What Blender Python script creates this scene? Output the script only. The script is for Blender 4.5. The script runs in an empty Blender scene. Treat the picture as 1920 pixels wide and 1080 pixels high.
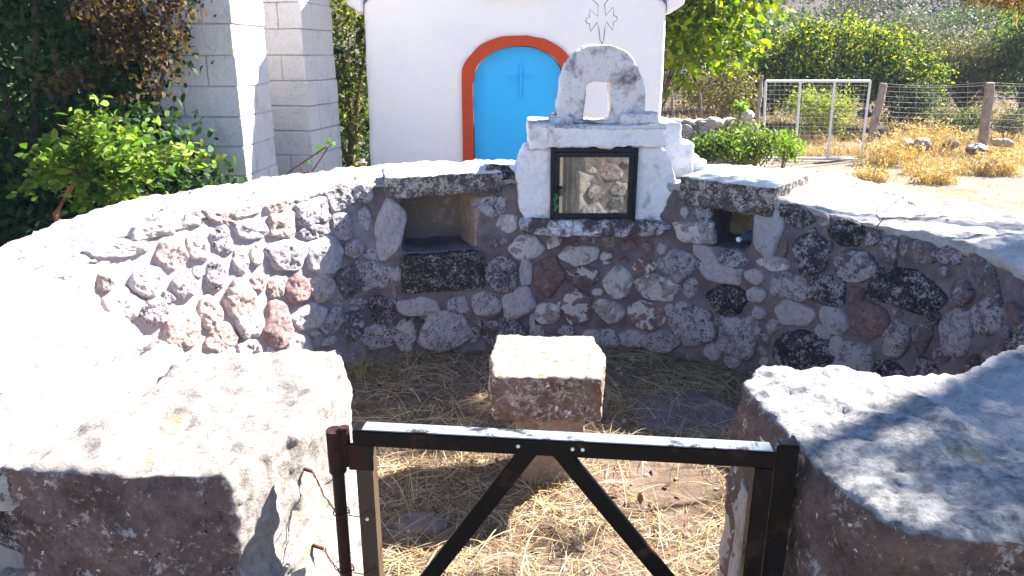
import bpy, bmesh, math, random
import numpy as np
from mathutils import Vector, Matrix, noise
R = math.radians
random.seed(7); rng = np.random.default_rng(7)

# ------------------------------------------------------------------ camera, sky, sun, exposure
F = 1380.0; TH = R(17.64); H = 1.6
scn = bpy.context.scene
cam = bpy.data.objects.new('camera', bpy.data.cameras.new('camera'))
scn.collection.objects.link(cam)
cam.location = (0, 0, H); cam.rotation_euler = (R(90) - TH, 0, 0)
cam.data.sensor_width = 36; cam.data.lens = F / 1920 * 36
cam.data.clip_start = 0.02; cam.data.clip_end = 2000
scn.camera = cam
EL = R(38.5); AZ = R(32)                      # azimuth measured from +X towards +Y
SUN = Vector((math.cos(EL) * math.cos(AZ), math.cos(EL) * math.sin(AZ), math.sin(EL)))
w = bpy.data.worlds.new('World'); scn.world = w; w.use_nodes = True
sky = w.node_tree.nodes.new('ShaderNodeTexSky'); sky.sky_type = 'NISHITA'; sky.sun_disc = False
sky.sun_elevation = EL; sky.sun_rotation = R(90) - AZ; sky.air_density = 1.0; sky.dust_density = 0.1; sky.ozone_density = 6
bg = w.node_tree.nodes['Background']; bg.inputs['Strength'].default_value = 0.05
w.node_tree.links.new(sky.outputs[0], bg.inputs[0])
sl = bpy.data.lights.new('sun', 'SUN'); sl.energy = 5.0; sl.angle = R(0.5); sl.color = (1, .95, .87)
so = bpy.data.objects.new('sun', sl); scn.collection.objects.link(so)
so.rotation_euler = SUN.to_track_quat('Z', 'Y').to_euler(); so.location = (8, 8, 12)
scn.view_settings.view_transform = 'Standard'; scn.view_settings.look = 'None'
scn.view_settings.exposure = 2.6; scn.view_settings.gamma = 1
scn.render.engine = 'CYCLES'

# ------------------------------------------------------------------ helpers
COL = scn.collection
def ray(px, py):
    u = (px - 960) / F; v = (540 - py) / F
    return Vector((u, math.cos(TH) + v * math.sin(TH), -math.sin(TH) + v * math.cos(TH)))
def atY(px, py, Y):
    d = ray(px, py); return Vector((0, 0, H)) + d * (Y / d.y)
def atZ(px, py, z):
    d = ray(px, py); return Vector((0, 0, H)) + d * ((z - H) / d.z)

def tag(o, label=None, cat=None, group=None, kind=None):
    if label: o['label'] = label
    if cat: o['category'] = cat
    if group: o['group'] = group
    if kind: o['kind'] = kind
    return o
def empty(name, loc, label, cat, group=None):
    o = bpy.data.objects.new(name, None); COL.objects.link(o); o.location = loc
    o.empty_display_size = .1
    return tag(o, label, cat, group)
def link(name, me, mat, parent=None):
    o = bpy.data.objects.new(name, me); COL.objects.link(o)
    if mat:
        me.materials.clear(); me.materials.append(mat)
    if parent:
        o.parent = parent
        o.matrix_parent_inverse = Matrix.Translation(-parent.location)
    return o
def from_np(name, V, Fc, mat, parent=None, col=None, smooth=False, msk=None):
    me = bpy.data.meshes.new(name)
    V = np.asarray(V, dtype=np.float32); Fc = np.asarray(Fc, dtype=np.int32)
    k = Fc.shape[1]
    me.vertices.add(len(V)); me.vertices.foreach_set('co', V.ravel())
    me.loops.add(Fc.size); me.loops.foreach_set('vertex_index', Fc.ravel())
    me.polygons.add(len(Fc)); me.polygons.foreach_set('loop_start', np.arange(0, Fc.size, k, dtype=np.int32))
    me.polygons.foreach_set('loop_total', np.full(len(Fc), k, dtype=np.int32))
    if smooth: me.polygons.foreach_set('use_smooth', np.ones(len(Fc), dtype=bool))
    me.update(calc_edges=True); me.validate()
    for nm, c in (('Col', col), ('Msk', msk)):
        if c is not None:
            a = me.color_attributes.new(nm, 'FLOAT_COLOR', 'POINT')
            c4 = np.ones((len(V), 4), dtype=np.float32); c4[:, :3] = c
            a.data.foreach_set('color', c4.ravel())
    return link(name, me, mat, parent)
def bm_obj(name, bm, mat, parent=None, smooth=False):
    me = bpy.data.meshes.new(name); bmesh.ops.recalc_face_normals(bm, faces=bm.faces)
    bm.to_mesh(me); bm.free()
    if smooth:
        for p in me.polygons: p.use_smooth = True
    return link(name, me, mat, parent)
def box(bm, c, s, rz=0, bev=0, rx=0, ry=0):
    r = bmesh.ops.create_cube(bm, size=1)
    vs = r['verts']
    M = Matrix.Translation(c) @ Matrix.Rotation(rz, 4, 'Z') @ Matrix.Rotation(ry, 4, 'Y') @ Matrix.Rotation(rx, 4, 'X') @ Matrix.Diagonal((*s, 1))
    bmesh.ops.transform(bm, matrix=M, verts=vs)
    if bev:
        es = list({e for v in vs for e in v.link_edges})
        bmesh.ops.bevel(bm, geom=es, offset=bev, segments=2, affect='EDGES', profile=.5)
def prism(bm, poly, z0, z1):
    """poly: list of (x,y) or (x,y,zt); vertical prism"""
    n = len(poly)
    lo = [bm.verts.new((p[0], p[1], z0)) for p in poly]
    hi = [bm.verts.new((p[0], p[1], p[2] if len(p) > 2 else z1)) for p in poly]
    bm.faces.new(lo[::-1]); bm.faces.new(hi)
    for i in range(n):
        j = (i + 1) % n
        bm.faces.new((lo[i], lo[j], hi[j], hi[i]))
def prismY(bm, poly, y0, y1):
    n = len(poly)
    a = [bm.verts.new((p[0], y0, p[1])) for p in poly]; b = [bm.verts.new((p[0], y1, p[1])) for p in poly]
    bm.faces.new(a); bm.faces.new(b[::-1])
    for i in range(n):
        j = (i + 1) % n; bm.faces.new((a[i], b[i], b[j], a[j]))
def tube(bm, pts, rads, seg=8, cap=True):
    pts = [Vector(p) for p in pts]
    if not hasattr(rads, '__len__'): rads = [rads] * len(pts)
    rings = []; up = Vector((0, 0, 1))
    for i, p in enumerate(pts):
        d = (pts[min(i + 1, len(pts) - 1)] - pts[max(i - 1, 0)])
        if d.length < 1e-9: d = Vector((0, 0, 1))
        d.normalize()
        a = d.cross(up if abs(d.z) < .9 else Vector((1, 0, 0))).normalized(); b = d.cross(a)
        rings.append([bm.verts.new(p + (a * math.cos(t) + b * math.sin(t)) * rads[i]) for t in [2 * math.pi * k / seg for k in range(seg)]])
    for i in range(len(rings) - 1):
        for k in range(seg):
            j = (k + 1) % seg
            bm.faces.new((rings[i][k], rings[i][j], rings[i + 1][j], rings[i + 1][k]))
    if cap:
        bm.faces.new(rings[0][::-1]); bm.faces.new(rings[-1])
def nz(p, sc, oc=4):
    return noise.fractal(Vector(p) * sc, 1.0, 2.0, oc)
TEX = {}
def ctex(sc, depth=3, kind='CLOUDS'):
    k = (sc, depth, kind)
    if k not in TEX:
        t = bpy.data.textures.new('t', kind); t.noise_scale = sc
        if kind == 'CLOUDS': t.noise_depth = depth
        TEX[k] = t
    return TEX[k]
def rocky(name, bm, mat, parent=None, vox=.015, smooth=6, amps=((.12, .02), (.03, .006)), holes=None, col=None, msk=None):
    """union of closed shapes in bm -> voxel remeshed, softened, weathered surface"""
    bmesh.ops.recalc_face_normals(bm, faces=bm.faces)
    me = bpy.data.meshes.new('tmp'); bm.to_mesh(me); bm.free()
    o = bpy.data.objects.new('tmp', me); COL.objects.link(o)
    tmp = []
    for hb in holes or []:
        hm = bpy.data.meshes.new('h'); bmesh.ops.recalc_face_normals(hb, faces=hb.faces); hb.to_mesh(hm); hb.free()
        ho = bpy.data.objects.new('h', hm); COL.objects.link(ho); tmp.append(ho)
        b = o.modifiers.new('b', 'BOOLEAN'); b.object = ho; b.operation = 'DIFFERENCE'; b.solver = 'EXACT'
    m = o.modifiers.new('r', 'REMESH'); m.mode = 'VOXEL'; m.voxel_size = vox; m.adaptivity = 0
    if smooth:
        s = o.modifiers.new('s', 'SMOOTH'); s.factor = .5; s.iterations = smooth
    for sc, am in amps:
        d = o.modifiers.new('d', 'DISPLACE'); d.texture = ctex(sc, 3); d.strength = am * 2; d.mid_level = .5
        d.texture_coords = 'LOCAL'
    dg = bpy.context.evaluated_depsgraph_get(); dg.update()
    nm = bpy.data.meshes.new_from_object(o.evaluated_get(dg))
    for x in tmp + [o]:
        mm = x.data; bpy.data.objects.remove(x); bpy.data.meshes.remove(mm)
    nm.name = name
    for p in nm.polygons: p.use_smooth = True
    if col is not None:
        for an, c in (('Col', col), ('Msk', msk)):
            a = nm.color_attributes.new(an, 'FLOAT_COLOR', 'POINT')
            a.data.foreach_set('color', np.tile(np.array([*c, 1], dtype=np.float32), len(nm.vertices)))
    return link(name, nm, mat, parent)

# ------------------------------------------------------------------ materials
class NT:
    def __init__(s, name):
        s.m = bpy.data.materials.new(name); s.m.use_nodes = True; s.t = s.m.node_tree
        s.b = s.t.nodes['Principled BSDF']; s.out = s.t.nodes['Material Output']
        s.tc = s.t.nodes.new('ShaderNodeTexCoord')
    def L(s, a, b): s.t.links.new(a, b)
    def noise(s, sc, det=5, rough=.6, dist=0, vec=None, scale3=None):
        n = s.t.nodes.new('ShaderNodeTexNoise'); n.inputs['Scale'].default_value = sc
        n.inputs['Detail'].default_value = det; n.inputs['Roughness'].default_value = rough; n.inputs['Distortion'].default_value = dist
        src = vec or s.tc.outputs['Object']
        if scale3:
            mp = s.t.nodes.new('ShaderNodeMapping'); mp.inputs['Scale'].default_value = scale3; s.L(src, mp.inputs[0]); src = mp.outputs[0]
        s.L(src, n.inputs['Vector']); return n.outputs['Fac']
    def ramp(s, f, stops):
        r = s.t.nodes.new('ShaderNodeValToRGB'); s.L(f, r.inputs[0]); e = r.color_ramp.elements
        while len(e) < len(stops): e.new(.5)
        for i, (p, c) in enumerate(stops):
            e[i].position = p
            e[i].color = (c, c, c, 1) if not hasattr(c, '__len__') else (*c, 1)
        return r.outputs[0]
    def mix(s, f, a, b, mode='MIX'):
        n = s.t.nodes.new('ShaderNodeMix'); n.data_type = 'RGBA'; n.blend_type = mode
        for v, i in ((f, 0), (a, 6), (b, 7)):
            if isinstance(v, (int, float)): n.inputs[i].default_value = v if i == 0 else (v, v, v, 1)
            elif isinstance(v, tuple): n.inputs[i].default_value = (*v, 1)
            else: s.L(v, n.inputs[i])
        return n.outputs[2]
    def math(s, op, a, b):
        n = s.t.nodes.new('ShaderNodeMath'); n.operation = op
        for i, v in enumerate((a, b)):
            if isinstance(v, (int, float)): n.inputs[i].default_value = v
            else: s.L(v, n.inputs[i])
        return n.outputs[0]
    def attr(s, nm):
        n = s.t.nodes.new('ShaderNodeAttribute'); n.attribute_name = nm; return n
    def bump(s, h, st=.5, d=.01, prev=None):
        n = s.t.nodes.new('ShaderNodeBump'); n.inputs['Strength'].default_value = st; n.inputs['Distance'].default_value = d
        s.L(h, n.inputs['Height'])
        if prev: s.L(prev, n.inputs['Normal'])
        return n.outputs[0]
    def fin(s, col, rough=.9, bump=None, metal=0, spec=.3):
        if isinstance(col, tuple): s.b.inputs['Base Color'].default_value = (*col, 1)
        else: s.L(col, s.b.inputs['Base Color'])
        if isinstance(rough, (int, float)): s.b.inputs['Roughness'].default_value = rough
        else: s.L(rough, s.b.inputs['Roughness'])
        s.b.inputs['Metallic'].default_value = metal; s.b.inputs['Specular IOR Level'].default_value = spec
        if bump: s.L(bump, s.b.inputs['Normal'])
        return s.m

def m_rock_attr():
    n = NT('fieldstone'); c = n.attr('Col').outputs['Color']; mk = n.attr('Msk')
    sep = n.t.nodes.new('ShaderNodeSeparateColor'); n.L(mk.outputs['Color'], sep.inputs[0])
    c = n.mix(1.0, c, n.ramp(n.noise(30, 9, .85, .3), [(.32, .28), (.5, .95), (.68, 1.75)]), 'MULTIPLY')
    c = n.mix(n.ramp(n.noise(9, 4, .6), [(.4, 0), (.7, .5)]), c, (.15, .10, .095))
    li = n.ramp(n.math('ADD', n.mix(.5, n.noise(70, 6, .8, .3), n.noise(17, 7, .75, .5)), sep.outputs[0]), [(.96, 0), (1.03, .85)])
    c = n.mix(li, c, n.mix(n.noise(20, 2), (.46, .43, .47), (.72, .68, .70)))
    dk = n.ramp(n.math('ADD', n.mix(.45, n.noise(95, 6, .8, .2), n.noise(22, 7, .75, .4)), sep.outputs[1]), [(.96, 0), (1.05, .9)])
    c = n.mix(dk, c, (.028, .026, .03))
    ws = n.ramp(n.math('ADD', n.noise(13, 6, .62, .6), sep.outputs[2]), [(.99, 0), (1.01, 1)])
    c = n.mix(ws, c, (.74, .71, .68))
    b = n.bump(n.noise(40, 8, .78), 1, .022); b = n.bump(n.noise(150, 4, .7), .9, .007, b)
    return n.fin(c, .95, b, spec=.15)
def m_rock(name, base, dark, light, lich=.47, spots=None, top=None, drk=.4, side=False):
    n = NT(name)
    c = n.ramp(n.mix(.3, n.noise(8, 8, .75, .5), n.noise(55, 6, .8)), [(.36, dark), (.5, base), (.64, light)])
    c = n.mix(n.ramp(n.math('ADD', n.mix(.5, n.noise(60, 7, .8, .2), n.noise(15, 8, .75, .5)), lich), [(.96, 0), (1.04, .9)]), c, (.50, .47, .45))
    c = n.mix(n.ramp(n.math('ADD', n.mix(.4, n.noise(90, 6, .8), n.noise(18, 7, .75, .4)), drk), [(.98, 0), (1.05, 1)]), c, (.04, .035, .035))
    c = n.mix(n.ramp(n.noise(9, 3, .5), [(.66, 0), (.75, .45)]), c, (.42, .30, .10))
    if spots: # hard-edged splashes of old whitewash
        sp = n.ramp(n.math('ADD', n.noise(34, 6, .6, .2), spots), [(.995, 0), (1.005, 1)])
        c = n.mix(sp, c, (.78, .74, .74))
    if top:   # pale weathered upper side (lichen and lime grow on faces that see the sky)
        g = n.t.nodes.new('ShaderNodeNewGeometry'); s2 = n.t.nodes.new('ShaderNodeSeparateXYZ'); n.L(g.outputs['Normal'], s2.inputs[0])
        up_ = n.math('MAXIMUM', s2.outputs[2], n.math('MULTIPLY', s2.outputs[0], 1.25)) if side else s2.outputs[2]   # side: gateway face paled, limewash plus sunlight painted in
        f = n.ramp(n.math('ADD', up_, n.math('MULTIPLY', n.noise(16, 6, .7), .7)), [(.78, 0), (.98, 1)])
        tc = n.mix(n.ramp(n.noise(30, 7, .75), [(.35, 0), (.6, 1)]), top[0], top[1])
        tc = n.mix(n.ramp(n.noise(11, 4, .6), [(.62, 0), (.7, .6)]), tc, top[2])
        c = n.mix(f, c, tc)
    b = n.bump(n.noise(30, 8, .75), 1, .018); b = n.bump(n.noise(140, 5, .75), .7, .005, b)
    return n.fin(c, .95, b, spec=.15)
def m_plaster(name, base, dirt, amt, sc=9, bumpd=.01, spk=.36, spkc=(.05, .04, .05)):
    n = NT(name)
    f = n.ramp(n.noise(sc, 8, .72, .4), [(amt - .06, 0), (amt + .1, 1)])
    c = n.mix(f, base, dirt)
    c = n.mix(n.ramp(n.math('ADD', n.noise(95, 6, .8, .2), spk), [(.98, 0), (1.03, 1)]), c, spkc)
    b = n.bump(n.noise(26, 8, .7), .8, bumpd); b = n.bump(n.noise(120, 5, .7), .5, .003, b)
    return n.fin(c, .92, b, spec=.2)
def cracks(m, sc=1.7):
    t = m.node_tree; b = t.nodes['Principled BSDF']; src = b.inputs['Base Color'].links[0].from_socket
    tc = t.nodes.new('ShaderNodeTexCoord'); nn = t.nodes.new('ShaderNodeTexNoise'); nn.inputs['Scale'].default_value = 3; nn.inputs['Detail'].default_value = 8; nn.inputs['Roughness'].default_value = .7
    t.links.new(tc.outputs['Object'], nn.inputs['Vector'])
    mx = t.nodes.new('ShaderNodeMix'); mx.data_type = 'RGBA'; mx.inputs[0].default_value = .22; t.links.new(tc.outputs['Object'], mx.inputs[6]); t.links.new(nn.outputs['Color'], mx.inputs[7])
    v = t.nodes.new('ShaderNodeTexVoronoi'); v.feature = 'DISTANCE_TO_EDGE'; v.inputs['Scale'].default_value = sc; t.links.new(mx.outputs[2], v.inputs['Vector'])
    r = t.nodes.new('ShaderNodeValToRGB'); r.color_ramp.elements[0].position = .004; r.color_ramp.elements[0].color = (.9, .9, .9, 1); r.color_ramp.elements[1].position = .011; r.color_ramp.elements[1].color = (0, 0, 0, 1)
    t.links.new(v.outputs['Distance'], r.inputs[0])
    n2 = t.nodes.new('ShaderNodeTexNoise'); n2.inputs['Scale'].default_value = 2.3; t.links.new(tc.outputs['Object'], n2.inputs['Vector'])
    r2 = t.nodes.new('ShaderNodeValToRGB'); r2.color_ramp.elements[0].position = .47; r2.color_ramp.elements[1].position = .54; t.links.new(n2.outputs['Fac'], r2.inputs[0])
    mu = t.nodes.new('ShaderNodeMath'); mu.operation = 'MULTIPLY'; t.links.new(r.outputs[0], mu.inputs[0]); t.links.new(r2.outputs[0], mu.inputs[1])
    m3 = t.nodes.new('ShaderNodeMix'); m3.data_type = 'RGBA'; t.links.new(mu.outputs[0], m3.inputs[0]); t.links.new(src, m3.inputs[6]); m3.inputs[7].default_value = (.05, .04, .04, 1)
    t.links.new(m3.outputs[2], b.inputs['Base Color'])
def m_leaf(name='leaf', trans=.42, k=.68):
    n = NT(name); a = n.mix(1.0, n.attr('Col').outputs['Color'], k, 'MULTIPLY')
    n.fin(a, .62, spec=.18)
    t = n.t.nodes.new('ShaderNodeBsdfTranslucent'); n.L(n.mix(1.0, a, (1.25, 1.3, .45), 'MULTIPLY'), t.inputs[0])
    mx = n.t.nodes.new('ShaderNodeMixShader'); mx.inputs[0].default_value = trans
    n.L(n.b.outputs[0], mx.inputs[1]); n.L(t.outputs[0], mx.inputs[2]); n.L(mx.outputs[0], n.out.inputs[0])
    return n.m
def m_metal(name, paint, rust, amt, rough=.35):
    n = NT(name)
    f = n.ramp(n.noise(12, 7, .7, .3), [(amt - .03, 0), (amt + .04, 1)])
    c = n.mix(f, paint, n.ramp(n.noise(60, 5, .7), [(.3, tuple(x * .45 for x in rust)), (.7, rust)]))
    rg = n.ramp(f, [(0, rough), (1, .85)])
    return n.fin(c, rg, n.bump(n.noise(50, 6, .7), .35, .002), spec=.14)

M = {}
M['stone'] = m_rock_attr()
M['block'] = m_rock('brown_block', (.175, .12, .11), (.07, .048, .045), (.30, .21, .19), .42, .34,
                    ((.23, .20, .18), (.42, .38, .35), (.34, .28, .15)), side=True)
M['block_right'] = m_rock('brown_block_speckled', (.175, .12, .105), (.08, .055, .045), (.29, .20, .17), .42, .33,
                    ((.14, .14, .145), (.50, .48, .47), (.25, .22, .16)))
M['stool'] = m_rock('stool_stone', (.21, .135, .105), (.11, .07, .06), (.33, .24, .20), .45, .36,
                    ((.26, .23, .18), (.42, .37, .31), (.30, .25, .15)))
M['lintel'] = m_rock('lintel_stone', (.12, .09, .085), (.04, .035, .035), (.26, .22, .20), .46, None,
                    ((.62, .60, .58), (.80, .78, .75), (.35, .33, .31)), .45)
M['sill'] = m_rock('sill_stone', (.20, .19, .19), (.05, .05, .055), (.42, .41, .41), .45, None, None, .52)
M['pale'] = m_rock('pale_stone', (.42, .37, .33), (.28, .24, .21), (.55, .5, .46), .48, None, None, .36)
M['cream'] = m_rock('cream_stone', (.36, .27, .20), (.22, .16, .11), (.48, .40, .31), .42, None, None, .3)
M['mortar_plain'] = m_plaster('plain_mortar', (.22, .19, .205), (.14, .115, .12), .5, 6, .022, .36)
M['mortar'] = m_plaster('mortar', (.20, .165, .175), (.125, .095, .10), .5, 6, .022, .36)
M['coping'] = m_plaster('lime_coping', (.46, .43, .42), (.27, .245, .245), .56, 5, .03, .39, (.14, .12, .13))
cracks(M['coping'])
M['shrine'] = m_plaster('shrine_whitewash', (.78, .76, .78), (.36, .32, .34), .60, 7, .016, .345)
M['shrine_top'] = m_plaster('weathered_whitewash', (.70, .67, .67), (.15, .13, .145), .55, 6, .018, .375)
M['sill_wash'] = m_plaster('peeling_whitewash', (.70, .69, .74), (.09, .065, .06), .47, 10, .012, .42)
def sun_pale_left(m):     # left joints paled: limewash look plus sunlight painted into the colour; the stretch under the shrine is stained brown
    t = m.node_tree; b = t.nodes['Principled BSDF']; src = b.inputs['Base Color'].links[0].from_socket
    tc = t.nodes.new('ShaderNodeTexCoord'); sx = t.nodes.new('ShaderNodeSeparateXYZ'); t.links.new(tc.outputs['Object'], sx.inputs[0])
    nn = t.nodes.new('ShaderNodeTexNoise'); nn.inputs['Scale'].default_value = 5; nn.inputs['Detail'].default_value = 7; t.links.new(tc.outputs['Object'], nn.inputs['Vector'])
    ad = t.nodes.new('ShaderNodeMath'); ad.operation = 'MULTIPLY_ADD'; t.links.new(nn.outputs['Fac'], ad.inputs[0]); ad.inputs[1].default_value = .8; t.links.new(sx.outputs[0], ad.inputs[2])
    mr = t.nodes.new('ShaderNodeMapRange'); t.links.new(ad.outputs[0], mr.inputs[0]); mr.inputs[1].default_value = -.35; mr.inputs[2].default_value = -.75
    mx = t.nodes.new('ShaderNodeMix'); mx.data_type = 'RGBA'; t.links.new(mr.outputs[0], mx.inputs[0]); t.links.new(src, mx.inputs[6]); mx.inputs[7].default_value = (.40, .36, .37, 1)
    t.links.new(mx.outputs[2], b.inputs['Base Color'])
sun_pale_left(M['mortar'])
M['wall'] = m_plaster('chapel_whitewash', (.83, .80, .80), (.78, .76, .77), .55, 2, .004, .1)
M['blockwork'] = m_plaster('painted_blockwork', (.70, .67, .66), (.50, .48, .47), .60, 4, .025, .38, (.22, .2, .2))
M['joint'] = m_plaster('block_joint', (.56, .55, .55), (.36, .35, .35), .5, 20, .005)
M['trim'] = m_plaster('red_trim', (.50, .065, .022), (.40, .05, .02), .6, 5, .004, .08)
M['door'] = m_plaster('blue_door', (.035, .45, .86), (.07, .50, .90), .6, 3, .0012, .05)
M['door'].node_tree.nodes['Principled BSDF'].inputs['Roughness'].default_value = .45
M['tile'] = m_plaster('roof_tile', (.36, .14, .07), (.22, .09, .05), .5, 8, .005)
M['black'] = m_metal('black_paint', (.003, .003, .004), (.05, .024, .018), .57, .4)
M['rusty'] = m_metal('rusty_paint', (.016, .011, .010), (.05, .022, .017), .47, .5)
M['postgrey'] = m_metal('weathered_brown_paint', (.065, .048, .032), (.08, .035, .02), .6, .55)
M['worn_glint'] = m_metal('worn_glint_paint', (.20, .23, .27), (.035, .03, .035), .57, .4)
M['wire'] = m_metal('rusty_wire', (.07, .03, .02), (.13, .05, .03), .5, .7)
M['thinwire'] = NT('galvanised_wire').fin((.28, .26, .26), .6, metal=.2)
M['blackwire'] = NT('black_wire').fin((.012, .01, .012), .6)
M['gatewhite'] = m_metal('white_gate_paint', (.72, .72, .72), (.4, .35, .32), .68, .45)
M['frame'] = m_metal('dark_window_paint', (.018, .02, .026), (.035, .03, .03), .5, .4)
M['green'] = NT('green_paint').fin((.01, .22, .07), .5)
M['woodpost'] = m_rock('weathered_wood', (.30, .24, .20), (.18, .13, .11), (.4, .34, .3), .35, None, None, .35)
M['bark'] = m_rock('bark', (.16, .11, .08), (.08, .055, .04), (.25, .19, .14), .35, None, None, .4)
M['twig'] = NT('twig_bark').fin((.22, .10, .05), .8)
M['inner'] = m_plaster('ochre_plaster', (.42, .32, .20), (.20, .14, .09), .52, 6, .01, .25)
M['nichep'] = m_plaster('niche_plaster', (.22, .17, .14), (.40, .37, .38), .6, 7, .01, .3)
M['leaf'] = m_leaf('leaf', .42); M['leafdull'] = m_leaf('leaf_dull', .25)
M['straw'] = m_leaf('straw', .2, .82)
n = NT('clear_plastic'); n.b.inputs['Transmission Weight'].default_value = .7; n.b.inputs['IOR'].default_value = 1.4
M['bottle'] = n.fin((.25, .4, .75), .15, spec=.5)
M['cap'] = NT('white_cap').fin((.85, .85, .9), .4)
n = NT('window_glass')
g = n.t.nodes.new('ShaderNodeBsdfGlossy'); g.inputs['Roughness'].default_value = .02; g.inputs[0].default_value = (.9, .92, .88, 1)
t = n.t.nodes.new('ShaderNodeBsdfTransparent'); t.inputs[0].default_value = (.80, .78, .66, 1)
fr = n.t.nodes.new('ShaderNodeFresnel'); fr.inputs[0].default_value = 1.5
mx = n.t.nodes.new('ShaderNodeMixShader')
n.L(n.math('ADD', fr.outputs[0], .26), mx.inputs[0]); n.L(t.outputs[0], mx.inputs[1]); n.L(g.outputs[0], mx.inputs[2]); df = n.t.nodes.new('ShaderNodeBsdfDiffuse'); n.L(n.ramp(n.noise(9, 6, .7), [(.35, (.30, .26, .19)), (.65, (.48, .43, .34))]), df.inputs[0])   # dusty, limescaled pane
mx2 = n.t.nodes.new('ShaderNodeMixShader'); n.L(n.ramp(n.noise(6, 6, .7), [(.3, .22), (.7, .50)]), mx2.inputs[0]); n.L(mx.outputs[0], mx2.inputs[1]); n.L(df.outputs[0], mx2.inputs[2]); n.L(mx2.outputs[0], n.out.inputs[0])
M['glass'] = n.m
# ground: pale sandy earth with pebbles, straw litter and, uphill, brown scrub soil
n = NT('ground')
c = n.ramp(n.noise(1.3, 8, .7), [(.3, (.15, .12, .09)), (.5, (.24, .20, .165)), (.75, (.30, .26, .22))])
c = n.mix(n.ramp(n.noise(7, 8, .8, .4), [(.52, 0), (.62, .7)]), c, (.34, .23, .11))
c = n.mix(n.ramp(n.noise(45, 5, .8), [(.60, 0), (.66, .7)]), c, (.20, .15, .11))
sp = n.t.nodes.new('ShaderNodeSeparateXYZ'); n.L(n.tc.outputs['Object'], sp.inputs[0])
far = n.ramp(n.math('MULTIPLY', n.math('ADD', sp.outputs[1], n.math('MULTIPLY', n.noise(.6, 4), 3)), .05), [(.62, 0), (.9, 1)])
c = n.mix(far, c, n.ramp(n.noise(.9, 7, .7), [(.35, (.045, .04, .035)), (.5, (.085, .06, .05)), (.7, (.07, .055, .065))]))
M['ground'] = n.fin(c, .97, n.bump(n.noise(12, 8, .75), .9, .04), spec=.1)
n = NT('yard_soil')
c = n.ramp(n.noise(9, 8, .75), [(.3, (.10, .065, .05)), (.55, (.20, .145, .11)), (.75, (.30, .24, .18))])
c = n.mix(n.ramp(n.noise(5, 3, .5), [(.58, 0), (.68, .25)]), c, (.12, .12, .05))
M['soil'] = n.fin(c, .97, n.bump(n.noise(30, 8, .8), 1, .02), spec=.1)
n = NT('flagstone')
M['flag'] = n.fin(n.ramp(n.noise(14, 7, .7), [(.3, (.10, .08, .08)), (.7, (.24, .19, .185))]), .9, n.bump(n.noise(30, 7, .7), .7, .008), spec=.15)

# ------------------------------------------------------------------ terrain
def sstep(a, b, x):
    t = min(1, max(0, (x - a) / (b - a))); return t * t * (3 - 2 * t)
def gz(x, y):
    z = 0.0
    if y > 15:
        z += .012 * (y - 15)
    if y > 24:
        z += .165 * (y - 24) * sstep(24, 34, y)
        z += 1.2 * sstep(26, 40, y) * noise.noise(Vector((x * .09, y * .09, 0)))
    z += .03 * noise.noise(Vector((x * .5, y * .5, 3.1))) * sstep(4.8, 7, math.hypot(x, y - 2.6) + 2)
    return z - .012
def axis(vals):
    out = []
    for a, b, st in vals:
        k = max(1, int(round((b - a) / st))); out += [a + (b - a) * i / k for i in range(k)]
    return out + [vals[-1][1]]
xs = axis([(-130, -40, 15), (-40, -6, 3), (-6, 14, .4), (14, 60, 2), (60, 130, 10)])
ys = axis([(-60, -10, 10), (-10, 0, 2), (0, 16, .4), (16, 60, 1.2), (60, 92, 4)])
V = [(x, y, gz(x, y)) for y in ys for x in xs]; nx = len(xs)
Fc = [(j * nx + i, j * nx + i + 1, (j + 1) * nx + i + 1, (j + 1) * nx + i) for j in range(len(ys) - 1) for i in range(nx - 1)]
tag(from_np('ground', V, Fc, M['ground'], smooth=True), 'pale dry sandy ground rising to a scrubby hillside', 'ground', kind='structure')

# ------------------------------------------------------------------ enclosure wall
PAIRS = [((-.44, 1.72), (-.50, 1.26), .85), ((-.76, 1.70), (-.96, 1.26), .855), ((-1.2, 2.05), (-1.6, 1.45), .86), ((-1.5, 2.4), (-2.0, 2.1), .86),
 ((-1.62, 2.68), (-2.05, 2.72), .865), ((-1.49, 2.90), (-1.96, 3.1), .90), ((-1.30, 3.17), (-1.76, 3.5), .935), ((-1.09, 3.48), (-1.45, 3.95), .94),
 ((-.84, 3.79), (-1.1, 4.3), .945), ((-.60, 3.87), (-.7, 4.5), .95), ((-.25, 3.95), (-.35, 4.58), .955), ((.2, 4.0), (.2, 4.65), .95), ((.6, 4.0), (.75, 4.65), .95), ((.95, 3.85), (1.3, 4.6), .935),
 ((1.28, 3.6), (1.85, 4.4), .91), ((1.6, 3.3), (2.25, 3.8), .87), ((1.84, 2.95), (2.5, 3.2), .855), ((1.85, 2.6), (2.5, 2.5), .85), ((1.72, 2.3), (2.3, 1.9), .85),
 ((1.5, 1.95), (2.0, 1.4), .85), ((1.2, 1.72), (1.5, 1.02), .85), ((.95, 1.62), (1.0, 1.0), .85), ((.6, 1.6), (.62, 1.03), .85)]
def cr(p0, p1, p2, p3, t):
    return tuple(.5 * (2 * b + (c - a) * t + (2 * a - 5 * b + 4 * c - d) * t * t + (-a + 3 * b - 3 * c + d) * t ** 3) for a, b, c, d in zip(p0, p1, p2, p3))
flat = [(*i, *o, z) for i, o, z in PAIRS]
CUR = []
for k in range(len(flat) - 1):
    p0 = flat[max(0, k - 1)]; p3 = flat[min(len(flat) - 1, k + 2)]
    for q in range(10): CUR.append(cr(p0, flat[k], flat[k + 1], p3, q / 10))
CUR.append(flat[-1]); CUR = np.array(CUR)
IN = CUR[:, :2]; OUT = CUR[:, 2:4]; ZT = CUR[:, 4]
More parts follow.
